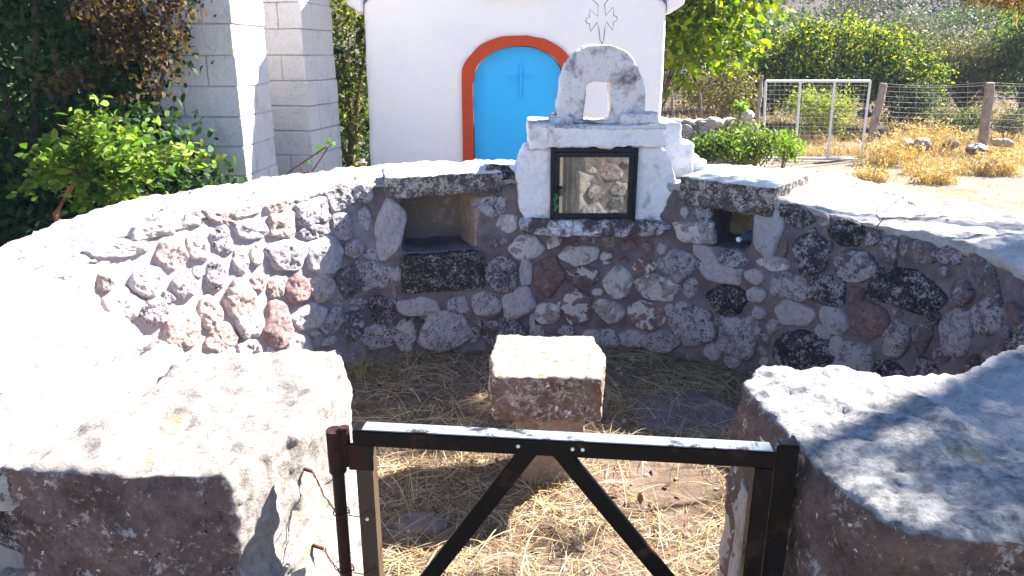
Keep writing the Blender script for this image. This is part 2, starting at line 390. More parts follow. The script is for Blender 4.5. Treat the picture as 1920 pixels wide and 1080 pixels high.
SL = np.concatenate([[0], np.cumsum(np.linalg.norm(np.diff(IN, axis=0), axis=1))])
def Sxy(s, z=None):
    p = Vector((np.interp(s, SL, IN[:, 0]), np.interp(s, SL, IN[:, 1]), 0))
    return p if z is None else p + Snor(s) * batter(z)
def batter(z): return .11 * max(0, 1 - z / .93)        # the wall face leans back: its foot stands further into the yard
def Szt(s): return float(np.interp(s, SL, ZT))
def Snor(s):
    d = Sxy(s + .04) - Sxy(s - .04); d.normalize(); return Vector((d.y, -d.x, 0))   # points into the yard
INN = np.array([list(Snor(s_)[:2]) for s_ in SL])
def hit(px, py):
    """farthest hit of the pixel ray on the inner wall face -> (s, z)"""
    d = ray(px, py); z = .5
    for _ in range(3):
        r = hit0(d, IN + INN * batter(z))
        if r is None: return None
        z = r[1]
    return r
def hit0(d, PL):
    best = None
    for i in range(len(PL) - 1):
        a = PL[i]; b = PL[i + 1]; e = b - a
        det = d.x * (-e[1]) + e[0] * d.y
        if abs(det) < 1e-9: continue
        t = (a[0] * (-e[1]) + e[0] * a[1]) / det; q = (d.x * a[1] - d.y * a[0]) / det
        if t > 0 and -.001 <= q <= 1.001 and (best is None or t > best[0]): best = (t, SL[i] + q * (SL[i + 1] - SL[i]))
    if best is None: return None
    return best[1], H + d.z * best[0]

wall = empty('enclosure_wall', (0, 4.3, 0), 'low curved rubble stone wall with white coping round the small yard', 'wall')
def strip_solid(ia, ib, zf0, zf1, ins=0.0, outs=0.0, foot=0.0):
    """closed solid swept along the wall between curve samples ia..ib; ins/outs push the rims"""
    bm = bmesh.new(); rings = []
    for i in range(ia, ib + 1):
        a = Vector((*IN[i], 0)); b = Vector((*OUT[i], 0)); d = (b - a).normalized()
        a = a - d * ins; b = b + d * outs
        z0 = zf0(i); z1 = zf1(i); a2 = a - d * foot
        rings.append([bm.verts.new((a2.x, a2.y, z0)), bm.verts.new((b.x, b.y, z0)), bm.verts.new((b.x, b.y, z1)), bm.verts.new((a.x, a.y, z1))])
    for r0, r1 in zip(rings, rings[1:]):
        for k in range(4):
            j = (k + 1) % 4; bm.faces.new((r0[k], r0[j], r1[j], r1[k]))
    bm.faces.new(rings[0][::-1]); bm.faces.new(rings[-1])
    return bm
NI = len(IN) - 1
# niches: (left px, right px, top px, bottom px)
sL0, zN0 = hit(750, 372); sL1, _ = hit(892, 372); _, zN1 = hit(820, 474)
sR0, zM0 = hit(1332, 384); sR1, _ = hit(1414, 384); _, zM1 = hit(1375, 467)
def niche_hole(s0, s1, z0, z1, dep):
    sm = (s0 + s1) / 2; c = Sxy(sm); nr = Snor(sm); wd = (Sxy(s1) - Sxy(s0)).length
    bm = bmesh.new(); cc = c - nr * (dep / 2 - .17)
    box(bm, (cc.x, cc.y, (z0 + z1) / 2), (wd, dep + .3, z1 - z0), math.atan2(nr.x, -nr.y) if False else math.atan2(nr.y, nr.x) + math.pi / 2)
    return bm
holes = [niche_hole(sL0, sL1, zN1, zN0, .30), niche_hole(sR0, sR1, zM1, zM0, .30)]
sc0, _ = hit(1035, 345); sc1, _ = hit(1186, 345)
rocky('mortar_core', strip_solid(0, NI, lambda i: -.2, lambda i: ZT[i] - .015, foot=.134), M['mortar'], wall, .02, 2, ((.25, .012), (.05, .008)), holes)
cop = rocky('coping', strip_solid(10, NI - 8, lambda i: ZT[i] - .032, lambda i: ZT[i] + .008, .004, .03), M['coping'], wall, .013, 1, ((.5, .03), (.12, .018), (.035, .010)))

# stones traced from the photo: (centre x, centre y, width, height, tilt, tone) in zoom pixels
A = [(1235,122,145,60,0,'p'),(1400,97,130,70,-5,'p'),(1585,125,150,125,0,'g'),(1270,215,170,110,10,'g'),(1125,165,150,60,25,'p'),
(1425,195,130,125,0,'p'),(1580,225,130,85,10,'g'),(1120,275,95,140,-10,'g'),(1215,380,80,130,0,'g'),(1295,350,60,110,0,'c'),(1455,345,190,165,0,'g'),
(1640,345,178,175,0,'w'),(870,340,150,170,10,'p'),(1000,305,110,150,0,'c'),(770,222,210,70,-5,'c'),(610,318,330,85,5,'c'),(500,400,180,110,20,'w'),
(750,480,180,150,-20,'w'),(930,495,125,150,0,'g'),(1090,450,100,150,0,'g'),(780,630,150,150,0,'g'),(600,610,180,170,0,'c'),(490,680,160,60,0,'c'),
(915,720,190,240,0,'p'),(1060,640,120,190,0,'p'),(1215,575,160,220,15,'p'),(1305,480,80,90,0,'p'),(1395,510,90,110,0,'p'),(1500,520,120,150,25,'r'),
(1630,510,125,140,0,'c'),(1115,770,160,150,0,'p'),(1260,675,140,170,20,'w'),(1405,695,150,230,0,'r'),(1565,660,170,120,-5,'w'),(1505,830,150,150,0,'w'),
(1260,840,130,150,0,'w'),(1130,865,140,95,0,'w'),(1385,850,60,100,0,'w'),(1470,765,50,50,0,'r'),(1000,430,70,60,0,'g'),(850,560,60,60,0,'g')]
B = [(100,325,130,120,0,'g'),(220,300,110,85,0,'g'),(110,470,100,130,20,'g'),(225,430,60,110,0,'g'),(175,580,95,100,0,'g'),(240,635,130,75,-25,'g'),
(270,725,150,140,0,'g'),(140,755,100,150,0,'d'),(380,715,62,70,0,'g'),(195,860,90,60,0,'g'),(315,892,130,140,0,'d'),(375,800,25,60,0,'p'),(50,612,120,175,0,'w'),
(20,780,110,150,0,'w'),(5,930,60,100,0,'w'),(345,490,140,290,8,'w'),(500,878,230,92,5,'w'),(695,870,100,75,0,'g'),(837,862,150,122,0,'g'),(1010,850,160,125,-10,'w'),
(60,960,120,100,-30,'g'),(165,970,110,150,0,'d'),(290,1030,170,125,0,'g'),(430,1020,115,150,0,'g'),(635,1000,220,195,0,'g'),(775,1010,75,100,0,'g'),(480,955,100,60,0,'d'),
(925,1005,210,160,0,'d'),(918,710,158,170,0,'d'),(1042,700,65,135,0,'w'),(1155,725,145,195,20,'r'),(1045,575,170,120,0,'W'),(950,455,100,92,0,'W'),(870,365,150,100,0,'g'),
(900,200,130,80,0,'d'),(1185,550,80,60,-30,'W'),(1315,615,190,95,0,'W'),(1330,720,180,110,0,'V'),(1450,625,60,70,0,'V'),(1512,750,140,170,0,'W'),(1405,802,60,36,0,'W'),
(1645,675,120,80,0,'V'),(1560,560,70,50,0,'r'),(1660,575,60,60,0,'r'),(1700,782,205,120,0,'W'),(1150,915,130,115,0,'W'),(1305,880,150,170,0,'V'),(1465,900,150,110,15,'W'),(1650,925,180,140,0,'V'),
(1770,895,50,60,0,'g'),(1730,585,50,50,0,'w'),(1815,660,150,150,-25,'g'),(1420,1030,170,92,0,'g'),(1590,1035,150,85,0,'g'),(1750,1045,150,90,0,'g'),(1250,1000,80,60,0,'g'),
(1100,1010,70,70,0,'g'),(1415,960,50,30,0,'r'),(880,560,50,60,0,'r'),(1075,950,28,60,0,'w'),(800,960,30,70,0,'p'),(1290,560,50,40,0,'r'),(1540,640,50,30,0,'r')]
C = [(60,500,60,60,0,'w'),(250,255,85,72,0,'g'),(163,250,38,50,0,'w'),(205,345,185,105,0,'W'),(560,335,130,245,0,'w'),(135,505,140,150,0,'g'),(262,450,130,75,20,'w'),(400,475,140,72,0,'g'),
(345,545,192,92,0,'w'),(500,562,100,70,0,'w'),(592,500,140,68,0,'W'),(510,648,100,80,0,'w'),(60,618,150,108,0,'W'),(190,615,75,100,0,'g'),(365,668,190,140,0,'D'),(195,785,200,190,0,'g'),
(420,850,180,190,0,'g'),(525,737,75,60,20,'w'),(592,800,60,70,20,'g'),(550,850,60,40,10,'g'),(690,740,180,122,0,'w'),(665,610,170,122,0,'g'),(845,625,165,130,0,'D'),(775,450,160,200,0,'D'),
(700,272,160,100,10,'d'),(835,292,60,60,0,'p'),(940,355,180,125,10,'D'),(982,512,215,155,0,'m'),(885,770,170,125,30,'w'),(830,832,80,60,20,'w'),(990,652,75,75,0,'r'),(1145,450,90,140,0,'m'),
(1235,630,360,195,0,'D'),(1065,780,175,175,0,'r'),(1185,865,125,175,10,'g'),(1310,850,90,160,0,'m'),(720,940,285,230,0,'D'),(895,895,70,100,0,'w'),(980,975,180,180,0,'g'),(1150,1035,150,150,0,'d'),
(1295,440,195,118,0,'m'),(1440,460,115,90,0,'m'),(1500,640,100,120,20,'m'),(1620,600,250,115,30,'m'),(1480,830,145,270,-15,'g'),(1625,760,145,190,0,'d'),(1400,940,90,80,0,'m'),(1330,1005,110,90,0,'d'),
(1755,740,80,110,0,'r'),(650,430,18,80,0,'p'),(300,922,80,90,0,'g'),(392,975,80,60,0,'g'),(40,880,150,95,0,'g'),(865,415,30,55,0,'m'),(330,770,50,60,0,'g'),(1070,380,60,80,20,'m'),(640,890,50,40,0,'w'),
(1730,860,90,80,0,'d'),(1560,540,60,50,0,'m'),(1190,740,60,40,0,'g'),(1370,760,60,60,0,'m')]
TONE = {  # colour, (lichen, dark specks, whitewash)
 'p': ((.38, .29, .27), (.44, .36, 0)), 'g': ((.31, .275, .30), (.49, .43, 0)), 'w': ((.46, .42, .44), (.53, .39, 0)), 'c': ((.50, .43, .38), (.46, .34, 0)),
 'r': ((.28, .185, .175), (.40, .36, 0)), 'd': ((.16, .135, .15), (.47, .46, 0)), 'D': ((.085, .073, .082), (.465, .48, 0)), 'm': ((.22, .17, .175), (.45, .42, 0)),
 'W': ((.46, .38, .36), (.46, .37, .50)), 'V': ((.30, .185, .17), (.40, .36, .47))}
stones = []   # s, z, half-width, half-height, tilt, tone
for lst, ox, oy, sc in ((A, 0, 350, 2.7), (B, 600, 250, 2.7), (C, 1220, 300, 2.571)):
    for cx, cy, ww, hh, rot, tone in lst:
        px, py, pw, ph = ox + cx / sc, oy + cy / sc, ww / sc, hh / sc
        h0 = hit(px, py); hl = hit(px - pw / 2, py); hr = hit(px + pw / 2, py); ht = hit(px, py - ph / 2); hb = hit(px, py + ph / 2)
        if None in (h0, hl, hr, ht, hb): continue
        hw = abs(hr[0] - hl[0]) / 2; hv = abs(ht[1] - hb[1]) / 2
        hw = min(hw, .21) * 1.13; hv *= 1.13
        if h0[1] < -.02: continue
        stones.append([h0[0], h0[1], hw, hv, R(rot), tone, 1.8 if lst is A else 1])  # list A stones brightened: sun on the left wall painted into their colour
# filler stones where the photo shows only mortar or nothing is traced (hidden stretches)
def clash(s, z, a, b, k=.92):
    for t in stones:
        if abs(t[0] - s) < (t[2] + a) * k and abs(t[1] - z) < (t[3] + b) * k: return True
    for s0, s1, z0, z1 in ((sL0 - .02, sL1 + .03, zN1 - .22, zN0 + .12), (sR0 - .02, sR1 + .02, zM1 - .02, zM0 + .12), (sc0 - .22, sc1 + .24, .66, 1.2)):
        if s + a > s0 and s - a < s1 and z + b > z0 and z - b < z1: return True
    return False
for sz in (.10, .07, .045, .028):
    for _ in range(900):
        s = random.uniform(.05, SL[-1] - .05); z = random.uniform(.0, Szt(s) - .09)
        a = sz * random.uniform(.8, 1.25); b = sz * random.uniform(.6, 1.0)
        if z + b > Szt(s) - .02: continue
        vis = SL[-1] * .30 < s < SL[-1] * .84
        if vis and sz > .05: continue
        if not clash(s, z, a, b): stones.append([s, z, a, b, random.uniform(-.3, .3), random.choice('gpdwmg' if s > SL[-1] * .35 else 'pwcg')])
def stone_mesh(name, items, pos, nor, mat, parent, rs=(9, 34)):
    Vs = []; Fs = []; Cs = []; Ms = []; RN, SG = rs; base = 0
    for (s, z, a, b, rot, tone, *br_) in items:
        seed = random.uniform(0, 500); kp = random.choice((4, 5, 5, 6, 7)); t0 = random.uniform(0, 6.28) if kp > 4 else random.uniform(-.25, .25)
        pl = [(t0 + 2 * math.pi * (i + random.uniform(-.17, .17)) / kp, random.uniform(.86, 1.02)) for i in range(kp)]
        prot = min(.036, .014 + .18 * min(a, b)) * random.uniform(.75, 1.2)
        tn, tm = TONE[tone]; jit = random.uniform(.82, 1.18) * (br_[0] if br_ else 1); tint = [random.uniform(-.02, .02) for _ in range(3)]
        col = [max(.01, c * jit + d * c) for c, d in zip(tn, tint)]
        ms = [m + random.uniform(-.03, .03) if m > .01 else 0 for m in tm]
        cr_, sr_ = math.cos(rot), math.sin(rot)
        pts = []
        for r in range(RN + 1):
            fr = r / RN
            for k in range(SG if r else 1):
                th = 2 * math.pi * k / SG; ct, st = math.cos(th), math.sin(th)
                rad = min(1.25, sum((max(0, math.cos(th - ti)) / di) ** 8 for ti, di in pl) ** (-1 / 8))
                rad *= 1 + .12 * noise.noise(Vector((ct * 1.1 + seed, st * 1.1, seed))) + .05 * noise.noise(Vector((ct * 4 + seed, st * 4, 1)))
                q = math.sin(fr * math.pi / 2) ** .9
                x = ct * rad * q * a; y = st * rad * q * b
                hgt = prot * (max(0, 1 - fr ** 3.2)) ** .55 * (1 + .5 * noise.noise(Vector((ct * fr * 1.3 + seed, st * fr * 1.3, 7)))) - .02 * (fr ** 6) - .006
                hgt += (.007 * nz((x * 1 + seed, y, 0), 16, 5) + .006 * nz((x + seed, y, 5), 50, 4)) * (1 - fr ** 4)
                pts.append((s + x * cr_ + y * sr_, z - x * sr_ + y * cr_, hgt))
        for (ss, zz, hh) in pts:
            p = pos(ss, zz) + nor(ss) * hh; Vs.append((p.x, p.y, zz)); Cs.append(col); Ms.append(ms)
        for k in range(SG): 
            j = (k + 1) % SG
            Fs.append((base, base + 1 + k, base + 1 + j, base + 1 + j))
            for r in range(1, RN):
                o0 = base + 1 + (r - 1) * SG; o1 = o0 + SG
                Fs.append((o0 + k, o1 + k, o1 + j, o0 + j))
        base += 1 + RN * SG
    me = bpy.data.meshes.new(name)
    me.from_pydata(Vs, [], [f if f[2] != f[3] else f[:3] for f in Fs]); me.update()
    for p in me.polygons: p.use_smooth = True
    for nm, c in (('Col', Cs), ('Msk', Ms)):
        at = me.color_attributes.new(nm, 'FLOAT_COLOR', 'POINT'); c4 = np.ones((len(Vs), 4), dtype=np.float32); c4[:, :3] = c
        at.data.foreach_set('color', c4.ravel())
    bm = bmesh.new(); bm.from_mesh(me); bmesh.ops.recalc_face_normals(bm, faces=bm.faces)
    bm.to_mesh(me); bm.free()
    return link(name, me, mat, parent)
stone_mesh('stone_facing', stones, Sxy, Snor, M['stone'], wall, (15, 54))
# outer face stones (seen only from other positions): plain rubble on the outside
OL = np.concatenate([[0], np.cumsum(np.linalg.norm(np.diff(OUT, axis=0), axis=1))])
def Oxy(s, z=0): return Vector((np.interp(s, OL, OUT[:, 0]), np.interp(s, OL, OUT[:, 1]), 0))
def Onor(s):
    d = Oxy(s + .04) - Oxy(s - .04); d.normalize(); return Vector((-d.y, d.x, 0))
keep = stones; stones = []
for sz in (.13, .09, .055):
    for _ in range(500):
        s = random.uniform(.1, OL[-1] - .1); z = random.uniform(.0, .78); a = sz * random.uniform(.8, 1.2); b = sz * random.uniform(.6, .95)
        if z + b < .80 and not any(abs(t[0] - s) < (t[2] + a) * .95 and abs(t[1] - z) < (t[3] + b) * .95 for t in stones):
            stones.append([s, z, a, b, random.uniform(-.2, .2), random.choice('gpdwmg')])
stone_mesh('outer_stone_facing', stones, Oxy, Onor, M['stone'], wall); stones = keep

# lintels, jambs, sill of the two niches
def wall_block(name, s0, s1, z0, z1, dep, out, mat, taper=0, amps=((.10, .018), (.03, .006)), vox=.010, sm=5, tilt=0, parts=wall):
    sm_ = (s0 + s1) / 2; nr = Snor(sm_); c = Sxy(sm_); wd = (Sxy(s1) - Sxy(s0)).length
    bm = bmesh.new(); cc = c + nr * (out - dep / 2 + batter((z0 + z1) / 2))
    box(bm, (cc.x, cc.y, (z0 + z1) / 2), (wd, dep, z1 - z0), math.atan2(nr.y, nr.x) + math.pi / 2, ry=tilt)
    return rocky(name, bm, mat, parts, vox, sm, amps)
a0, zl0 = hit(722, 366); a1, _ = hit(938, 366)
wall_block('lintel', a0, a1, zl0 - .006, zl0 + .112, .36, .075, M['lintel'], tilt=R(-1.5))
a0, zr0 = hit(1282, 384); a1, _ = hit(1450, 384)
wall_block('lintel', a0 - .02, a1 + .01, zr0 + .0, zr0 + .150, .55, .05, M['lintel'], tilt=R(1.0), amps=((.10, .010), (.03, .005)), sm=3)
a0, zs1 = hit(750, 478); a1, _ = hit(905, 478); _, zs0 = hit(830, 546)
wall_block('sill', a0, a1, zs0, zs1, .2, .035, M['sill'], amps=((.08, .012), (.025, .006)), sm=4)
# angled inner jamb of the left niche, plastered recess faces
def wpt(s, out, z):
    p = Sxy(s) + Snor(s) * out; return (p.x, p.y, z)
bm = bmesh.new()
j0 = wpt(sL1 - .065, -.26, 0); j1 = wpt(sL1 - .01, .02, 0); j2 = wpt(sL1 + .05, .02, 0); j3 = wpt(sL1 + .06, -.26, 0)
prism(bm, [j0[:2], j1[:2], j2[:2], j3[:2]], zN1 - .02, zN0 + .0)
rocky('jamb', bm, M['cream'], wall, .010, 3, ((.08, .012), (.03, .005)))
for s0, s1, z0, z1, mt in ((sL0, sL1, zN1, zN0, 'nichep'), (sR0, sR1, zM1, zM0, 'inner')):
    sm_ = (s0 + s1) / 2; nr = Snor(sm_); c = Sxy(sm_) - nr * .285; wd = (Sxy(s1) - Sxy(s0)).length
    bm = bmesh.new(); box(bm, (c.x, c.y, (z0 + z1) / 2), (wd + .02, .03, z1 - z0 + .02), math.atan2(nr.y, nr.x) + math.pi / 2)
    rocky('niche_back', bm, M[mt], wall, .012, 1, ((.1, .01), (.03, .004)))
# sill plaster tongue in left niche
bm = bmesh.new()
prism(bm, [wpt(sL0, .03, 0)[:2], wpt(sL1, .02, 0)[:2], wpt(sL1 - .03, -.28, 0)[:2], wpt(sL0, -.28, 0)[:2]], zN1 - .04, zN1 + .008)
rocky('niche_floor', bm, M['mortar'], wall, .01, 2, ((.08, .008),))

# ------------------------------------------------------------------ end blocks of the wall at the gateway
bm = bmesh.new(); prism(bm, [(-.95, 1.175), (-.70, 1.15), (-.505, 1.15), (-.43, 1.32), (-.40, 1.5), (-.405, 1.66), (-.45, 1.755), (-.60, 1.75), (-.80, 1.70), (-.84, 1.45)], .22, .885)
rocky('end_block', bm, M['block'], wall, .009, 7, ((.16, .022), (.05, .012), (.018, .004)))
bm = bmesh.new(); prism(bm, [(-.52, 1.22), (-.42, 1.26), (-.37, 1.55), (-.41, 1.74), (-.6, 1.7)], -.1, .60)
prism(bm, [(-.86, 1.19), (-.52, 1.19), (-.5, 1.6), (-.8, 1.6)], -.1, .54)
rocky('lower_block', bm, M['pale'], wall, .012, 6, ((.14, .03), (.04, .01)))
bm = bmesh.new(); prism(bm, [(.53, 1.56), (.60, 1.65), (.74, 1.645), (.88, 1.62), (.94, 1.4), (.985, 1.2), (1.03, .96), (.85, .965), (.70, .97), (.605, 1.03), (.565, 1.15), (.545, 1.3)], .36, .880)
rocky('end_block', bm, M['block_right'], wall, .009, 7, ((.14, .020), (.05, .014), (.018, .005)))
bm = bmesh.new(); prism(bm, [(.515, 1.42), (.56, 1.66), (.85, 1.62), (.85, 1.42)], -.1, .66)
rocky('jamb_stone', bm, M['pale'], wall, .012, 5, ((.14, .02), (.04, .008)))
bm = bmesh.new(); prism(bm, [(.62, 1.10), (.60, 1.5), (1.05, 1.5), (1.05, 1.02), (.7, 1.02)], -.1, .40)
rocky('lower_block', bm, M['pale'], wall, .014, 6, ((.14, .03), (.04, .01)))
# lime patch mortar joining left block and coping, dark crevice in front
bm = bmesh.new(); prism(bm, [(-1.10, 1.19), (-.93, 1.17), (-.80, 1.30), (-.78, 1.70), (-1.0, 1.9), (-1.3, 1.6)], .79, .868)
rocky('coping_patch', bm, M['coping'], wall, .012, 6, ((.2, .02), (.05, .012), (.02, .004)))
bm = bmesh.new(); prism(bm, [(-1.6, 1.35), (-.96, 1.30), (-.95, 1.5), (-1.5, 1.7)], -.1, .80)
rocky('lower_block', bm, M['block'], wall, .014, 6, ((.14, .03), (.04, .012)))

# ------------------------------------------------------------------ yard floor, flagstones, straw
bm = bmesh.new()
cx, cy = .1, 2.75
poly = [(*IN[i],) for i in range(0, NI + 1, 4)]
poly = [(cx + (p[0] - cx) * 1.04, cy + (p[1] - cy) * 1.04) for p in poly] + [(.62, .3), (-.5, .3)]
def floor_z(x, y): return .012 * noise.noise(Vector((x * 3, y * 3, 0))) + .006
import mathutils.geometry as mg
pv = [Vector((p[0], p[1])) for p in poly]
from mathutils import Vector as V2
def inside(x, y):
    c = False; n_ = len(poly); j = n_ - 1
    for i in range(n_):
        xi, yi = poly[i]; xj, yj = poly[j]
        if (yi > y) != (yj > y) and x < (xj - xi) * (y - yi) / (yj - yi) + xi: c = not c
        j = i
    return c
st = .06; vid = {}; Vv = []; Ff = []
def gv(i, j):
    if (i, j) not in vid:
        x, y = -2 + i * st, .2 + j * st; vid[(i, j)] = len(Vv); Vv.append((x, y, floor_z(x, y)))
    return vid[(i, j)]
for i in range(70):
    for j in range(70):
        if inside(-2 + (i + .5) * st, .2 + (j + .5) * st): Ff.append((gv(i, j), gv(i + 1, j), gv(i + 1, j + 1), gv(i, j + 1)))
bm.free()
tag(from_np('yard_floor', Vv, Ff, M['soil'], smooth=True), 'bare brown earth floor of the yard', 'ground', kind='structure')

def flag(px, py, ww, dd, rz, label):
    p = atZ(px, py, 0); bm = bmesh.new(); k = 9
    prism(bm, [(p.x + ww / 2 * math.cos(2 * math.pi * i / k + rz) * random.uniform(.8, 1.1), p.y + dd / 2 * math.sin(2 * math.pi * i / k + rz) * random.uniform(.8, 1.1)) for i in range(k)], -.04, .022)
    tag(rocky('flagstone', bm, M['flag'], None, .012, 3, ((.1, .006),)), label, 'flagstone')
flag(1290, 778, .52, .46, .3, 'flat purple grey flagstone in the shaded floor right of the stone stool')
flag(790, 985, .22, .15, .4, 'small flat grey stone within the round stool shadow on the straw')

def blades(name, P, ang, L, lift, wd, col, droop=.5, seg=3, mat='straw', parent=None):
    """vectorised thin bent blades; P (N,3), ang heading, L length, lift elevation angle"""
    N = len(P); T = np.linspace(0, 1, seg + 1)[None, :]
    dirx = np.cos(ang)[:, None]; diry = np.sin(ang)[:, None]
    bend = (rng.random((N, 1)) - .5) * 1.2
    hx = L[:, None] * np.cos(lift)[:, None] * T; hz = L[:, None] * (np.sin(lift)[:, None] * T - droop * np.sin(lift)[:, None] * T ** 2 * 1.1)
    side = L[:, None] * bend * .3 * T ** 2
    X = P[:, 0:1] + dirx * hx - diry * side; Y = P[:, 1:2] + diry * hx + dirx * side; Z = P[:, 2:3] + np.maximum(hz, 0)
    wv = wd[:, None] * (1 - .75 * T)
    tw = rng.random((N, 1)) * 6.28
    ox = -diry * wv * np.cos(tw * 0 + .3); oy = dirx * wv; oz = wv * np.sin(tw) * .6
    a = np.stack([X - ox, Y - oy, Z - oz], -1); b = np.stack([X + ox, Y + oy, Z + oz], -1)
    V = np.stack([a, b], 2).reshape(N, -1, 3)               # N, (seg+1)*2, 3
    k = (seg + 1) * 2; base = (np.arange(N) * k)[:, None, None]
    f = np.array([[2 * i, 2 * i + 1, 2 * i + 3, 2 * i + 2] for i in range(seg)])[None]
    Fc = (base + f).reshape(-1, 4)
    return from_np(name, V.reshape(-1, 3), Fc, M[mat], parent, np.repeat(col, k, axis=0))
def pick(N, pal, jit=.18):
    pal = np.array(pal); c = pal[rng.integers(0, len(pal), N)]
    return np.clip(c * (1 + (rng.random((N, 1)) - .5) * 2 * jit), .005, 1)
def leaves(name, C, size, pal, parent=None, asp=.5, mat='leaf', up=.3, jit=.25, dirs=None, fold=.25):
    C = np.asarray(C, dtype=float); N = len(C)
    D = rng.normal(size=(N, 3)) if dirs is None else dirs + rng.normal(size=(N, 3)) * .6
    if up < 0: D[:, 2] = -abs(D[:, 2]) + up
    D /= np.linalg.norm(D, axis=1, keepdims=True)
    Nn = rng.normal(size=(N, 3)); Nn[:, 2] += up * 3; S = np.cross(D, Nn); S /= np.linalg.norm(S, axis=1, keepdims=True) + 1e-9
    Nn = np.cross(S, D)
    L = size * (.55 + .9 * rng.random((N, 1))); W = L * asp * .5
    b = C; tip = C + D * L - Nn * L * .12
    m1 = C + D * L * .42; l = m1 + S * W + Nn * L * fold * .3; r = m1 - S * W + Nn * L * fold * .3
    m2 = C + D * L * .78; l2 = m2 + S * W * .7 + Nn * L * fold * .12; r2 = m2 - S * W * .7 + Nn * L * fold * .12
    V = np.stack([b, l, l2, tip, r2, r, m1 - Nn * 0, m2], 1).reshape(-1, 3)
    base = (np.arange(N) * 8)[:, None, None]
    f = np.array([[0, 1, 6, 5], [1, 2, 7, 6], [6, 7, 4, 5], [2, 3, 4, 7]])[None]
    f = np.array([[0, 6, 1, 1], [0, 5, 6, 6]])[None] if False else f
    # quad 0 : base,l,mid,r   | quads 1,2 : halves | quad 3: tip
    return from_np(name, V, (base + f).reshape(-1, 4), M[mat], parent, np.repeat(pick(N, pal, jit), 8, axis=0))
STR = [(.56, .41, .21), (.62, .50, .31), (.42, .27, .13), (.28, .17, .09), (.62, .53, .38)]
pts = []
while len(pts) < 30000:
    x = random.uniform(-1.7, 1.9); y = random.uniform(1.0, 4.05)
    if not inside(x, y): continue
    d = .45 + 1.1 * noise.noise(Vector((x * 2.6, y * 2.6, 9)))
    if random.random() < d + .08: pts.append((x, y, floor_z(x, y) + random.uniform(0, .012)))
P = np.array(pts); N = len(P)
o = blades('dry_straw', P, rng.random(N) * 6.28, .03 + .13 * rng.random(N) ** 2, rng.random(N) * .45, .0008 + .0010 * rng.random(N), pick(N, STR), .8)
tag(o, 'golden dry straw and grass littered over the yard floor', 'straw', kind='stuff')
# longer, tangled stems on top
pts = [p for p in pts if p[1] > 1.9 and random.random() < .085]
P = np.array(pts); N = len(P)
o = blades('dry_stems', P, rng.random(N) * 6.28, .14 + .26 * rng.random(N), .15 + rng.random(N) * .5, .0010 + .0010 * rng.random(N), pick(N, STR), .85, 6)
tag(o, 'long tangled dry stems lying on the yard floor', 'straw', kind='stuff')
# taller clump of half-green grass at the foot of the left wall
def tuft(name, px, py, z, n_, hgt, pal, label, cat, spread=.08, wd=.0018, lf=(1.0, 1.5), Y=None, kind=None):
    p = atZ(px, py, z) if Y is None else atY(px, py, Y)
    P = np.array([[p.x + random.gauss(0, spread), p.y + random.gauss(0, spread), gz(p.x, p.y) if Y is not None else z] for _ in range(n_)])
    o = blades(name, P, rng.random(n_) * 6.28, hgt * (.5 + .6 * rng.random(n_)), lf[0] + rng.random(n_) * (lf[1] - lf[0]), wd * (.6 + rng.random(n_) * .8), pick(n_, pal), .35, 5)
    return tag(o, label, cat, kind=kind)
tuft('grass_tuft', 678, 705, 0, 45, .26, [(.45, .42, .12), (.60, .48, .2), (.3, .34, .08)], 'tall thin half green grass tuft at the foot of the left wall', 'grass tuft', .035, .0014)
tuft('grass_tuft', 1030, 905, 0, 220, .15, STR, 'dry grass tuft round the foot of the stone stool', 'grass tuft', .07, .0010, (.7, 1.4))
tuft('grass_tuft', 1120, 770, 0, 110, .20, STR, 'dry grass tuft behind the stone stool to its right', 'grass tuft', .06, .0010, (.8, 1.4))

pts = []
while len(pts) < 260:
    x = random.uniform(-1.5, 1.7); y = random.uniform(1.2, 3.9)
    if inside(x, y): pts.append((x, y, floor_z(x, y) + random.uniform(.006, .02)))
tag(leaves('fallen_leaves', np.array(pts), .035, [(.22, .12, .06), (.30, .18, .08), (.14, .08, .05), (.36, .26, .12)], None, .5, 'leafdull', 1.5), 'scattered brown fallen leaves among the straw', 'leaf litter', kind='stuff')
bm = bmesh.new()
for _ in range(170):
    x = random.uniform(-1.5, 1.7); y = random.uniform(1.3, 3.9)
    if not inside(x, y): continue
    r_ = random.uniform(.004, .014); v = bmesh.ops.create_icosphere(bm, subdivisions=1, radius=r_)['verts']
    for q in v: q.co += Vector([random.uniform(-.25, .25) * r_ for _ in range(3)])
    bmesh.ops.transform(bm, matrix=Matrix.Translation((x, y, floor_z(x, y) + r_ * .3)) @ Matrix.Diagonal((1.2, 1, .7, 1)), verts=v)
tag(bm_obj('pebbles', bm, M['pale']), 'small loose pebbles on the yard floor', 'pebbles', kind='stuff')

# ------------------------------------------------------------------ stone stool
stool = empty('stone_stool', (.14, 2.6, 0), 'squared brown stone block on a pale stubby pedestal, standing in the yard', 'stone table')
bm = bmesh.new(); prism(bm, [(-.07, 2.41), (.32, 2.40), (.355, 2.60), (.335, 2.82), (-.065, 2.83), (-.085, 2.6)], .325, .50)
rocky('top_block', bm, M['stool'], stool, .008, 5, ((.12, .010), (.03, .006), (.012, .002)))
bm = bmesh.new(); prism(bm, [(.02, 2.49), (.27, 2.49), (.28, 2.73), (.01, 2.73)], .20, .335); prism(bm, [(.04, 2.50), (.25, 2.50), (.25, 2.72), (.04, 2.72)], -.08, .25)
rocky('pedestal', bm, M['cream'], stool, .010, 5, ((.1, .014), (.03, .005)))

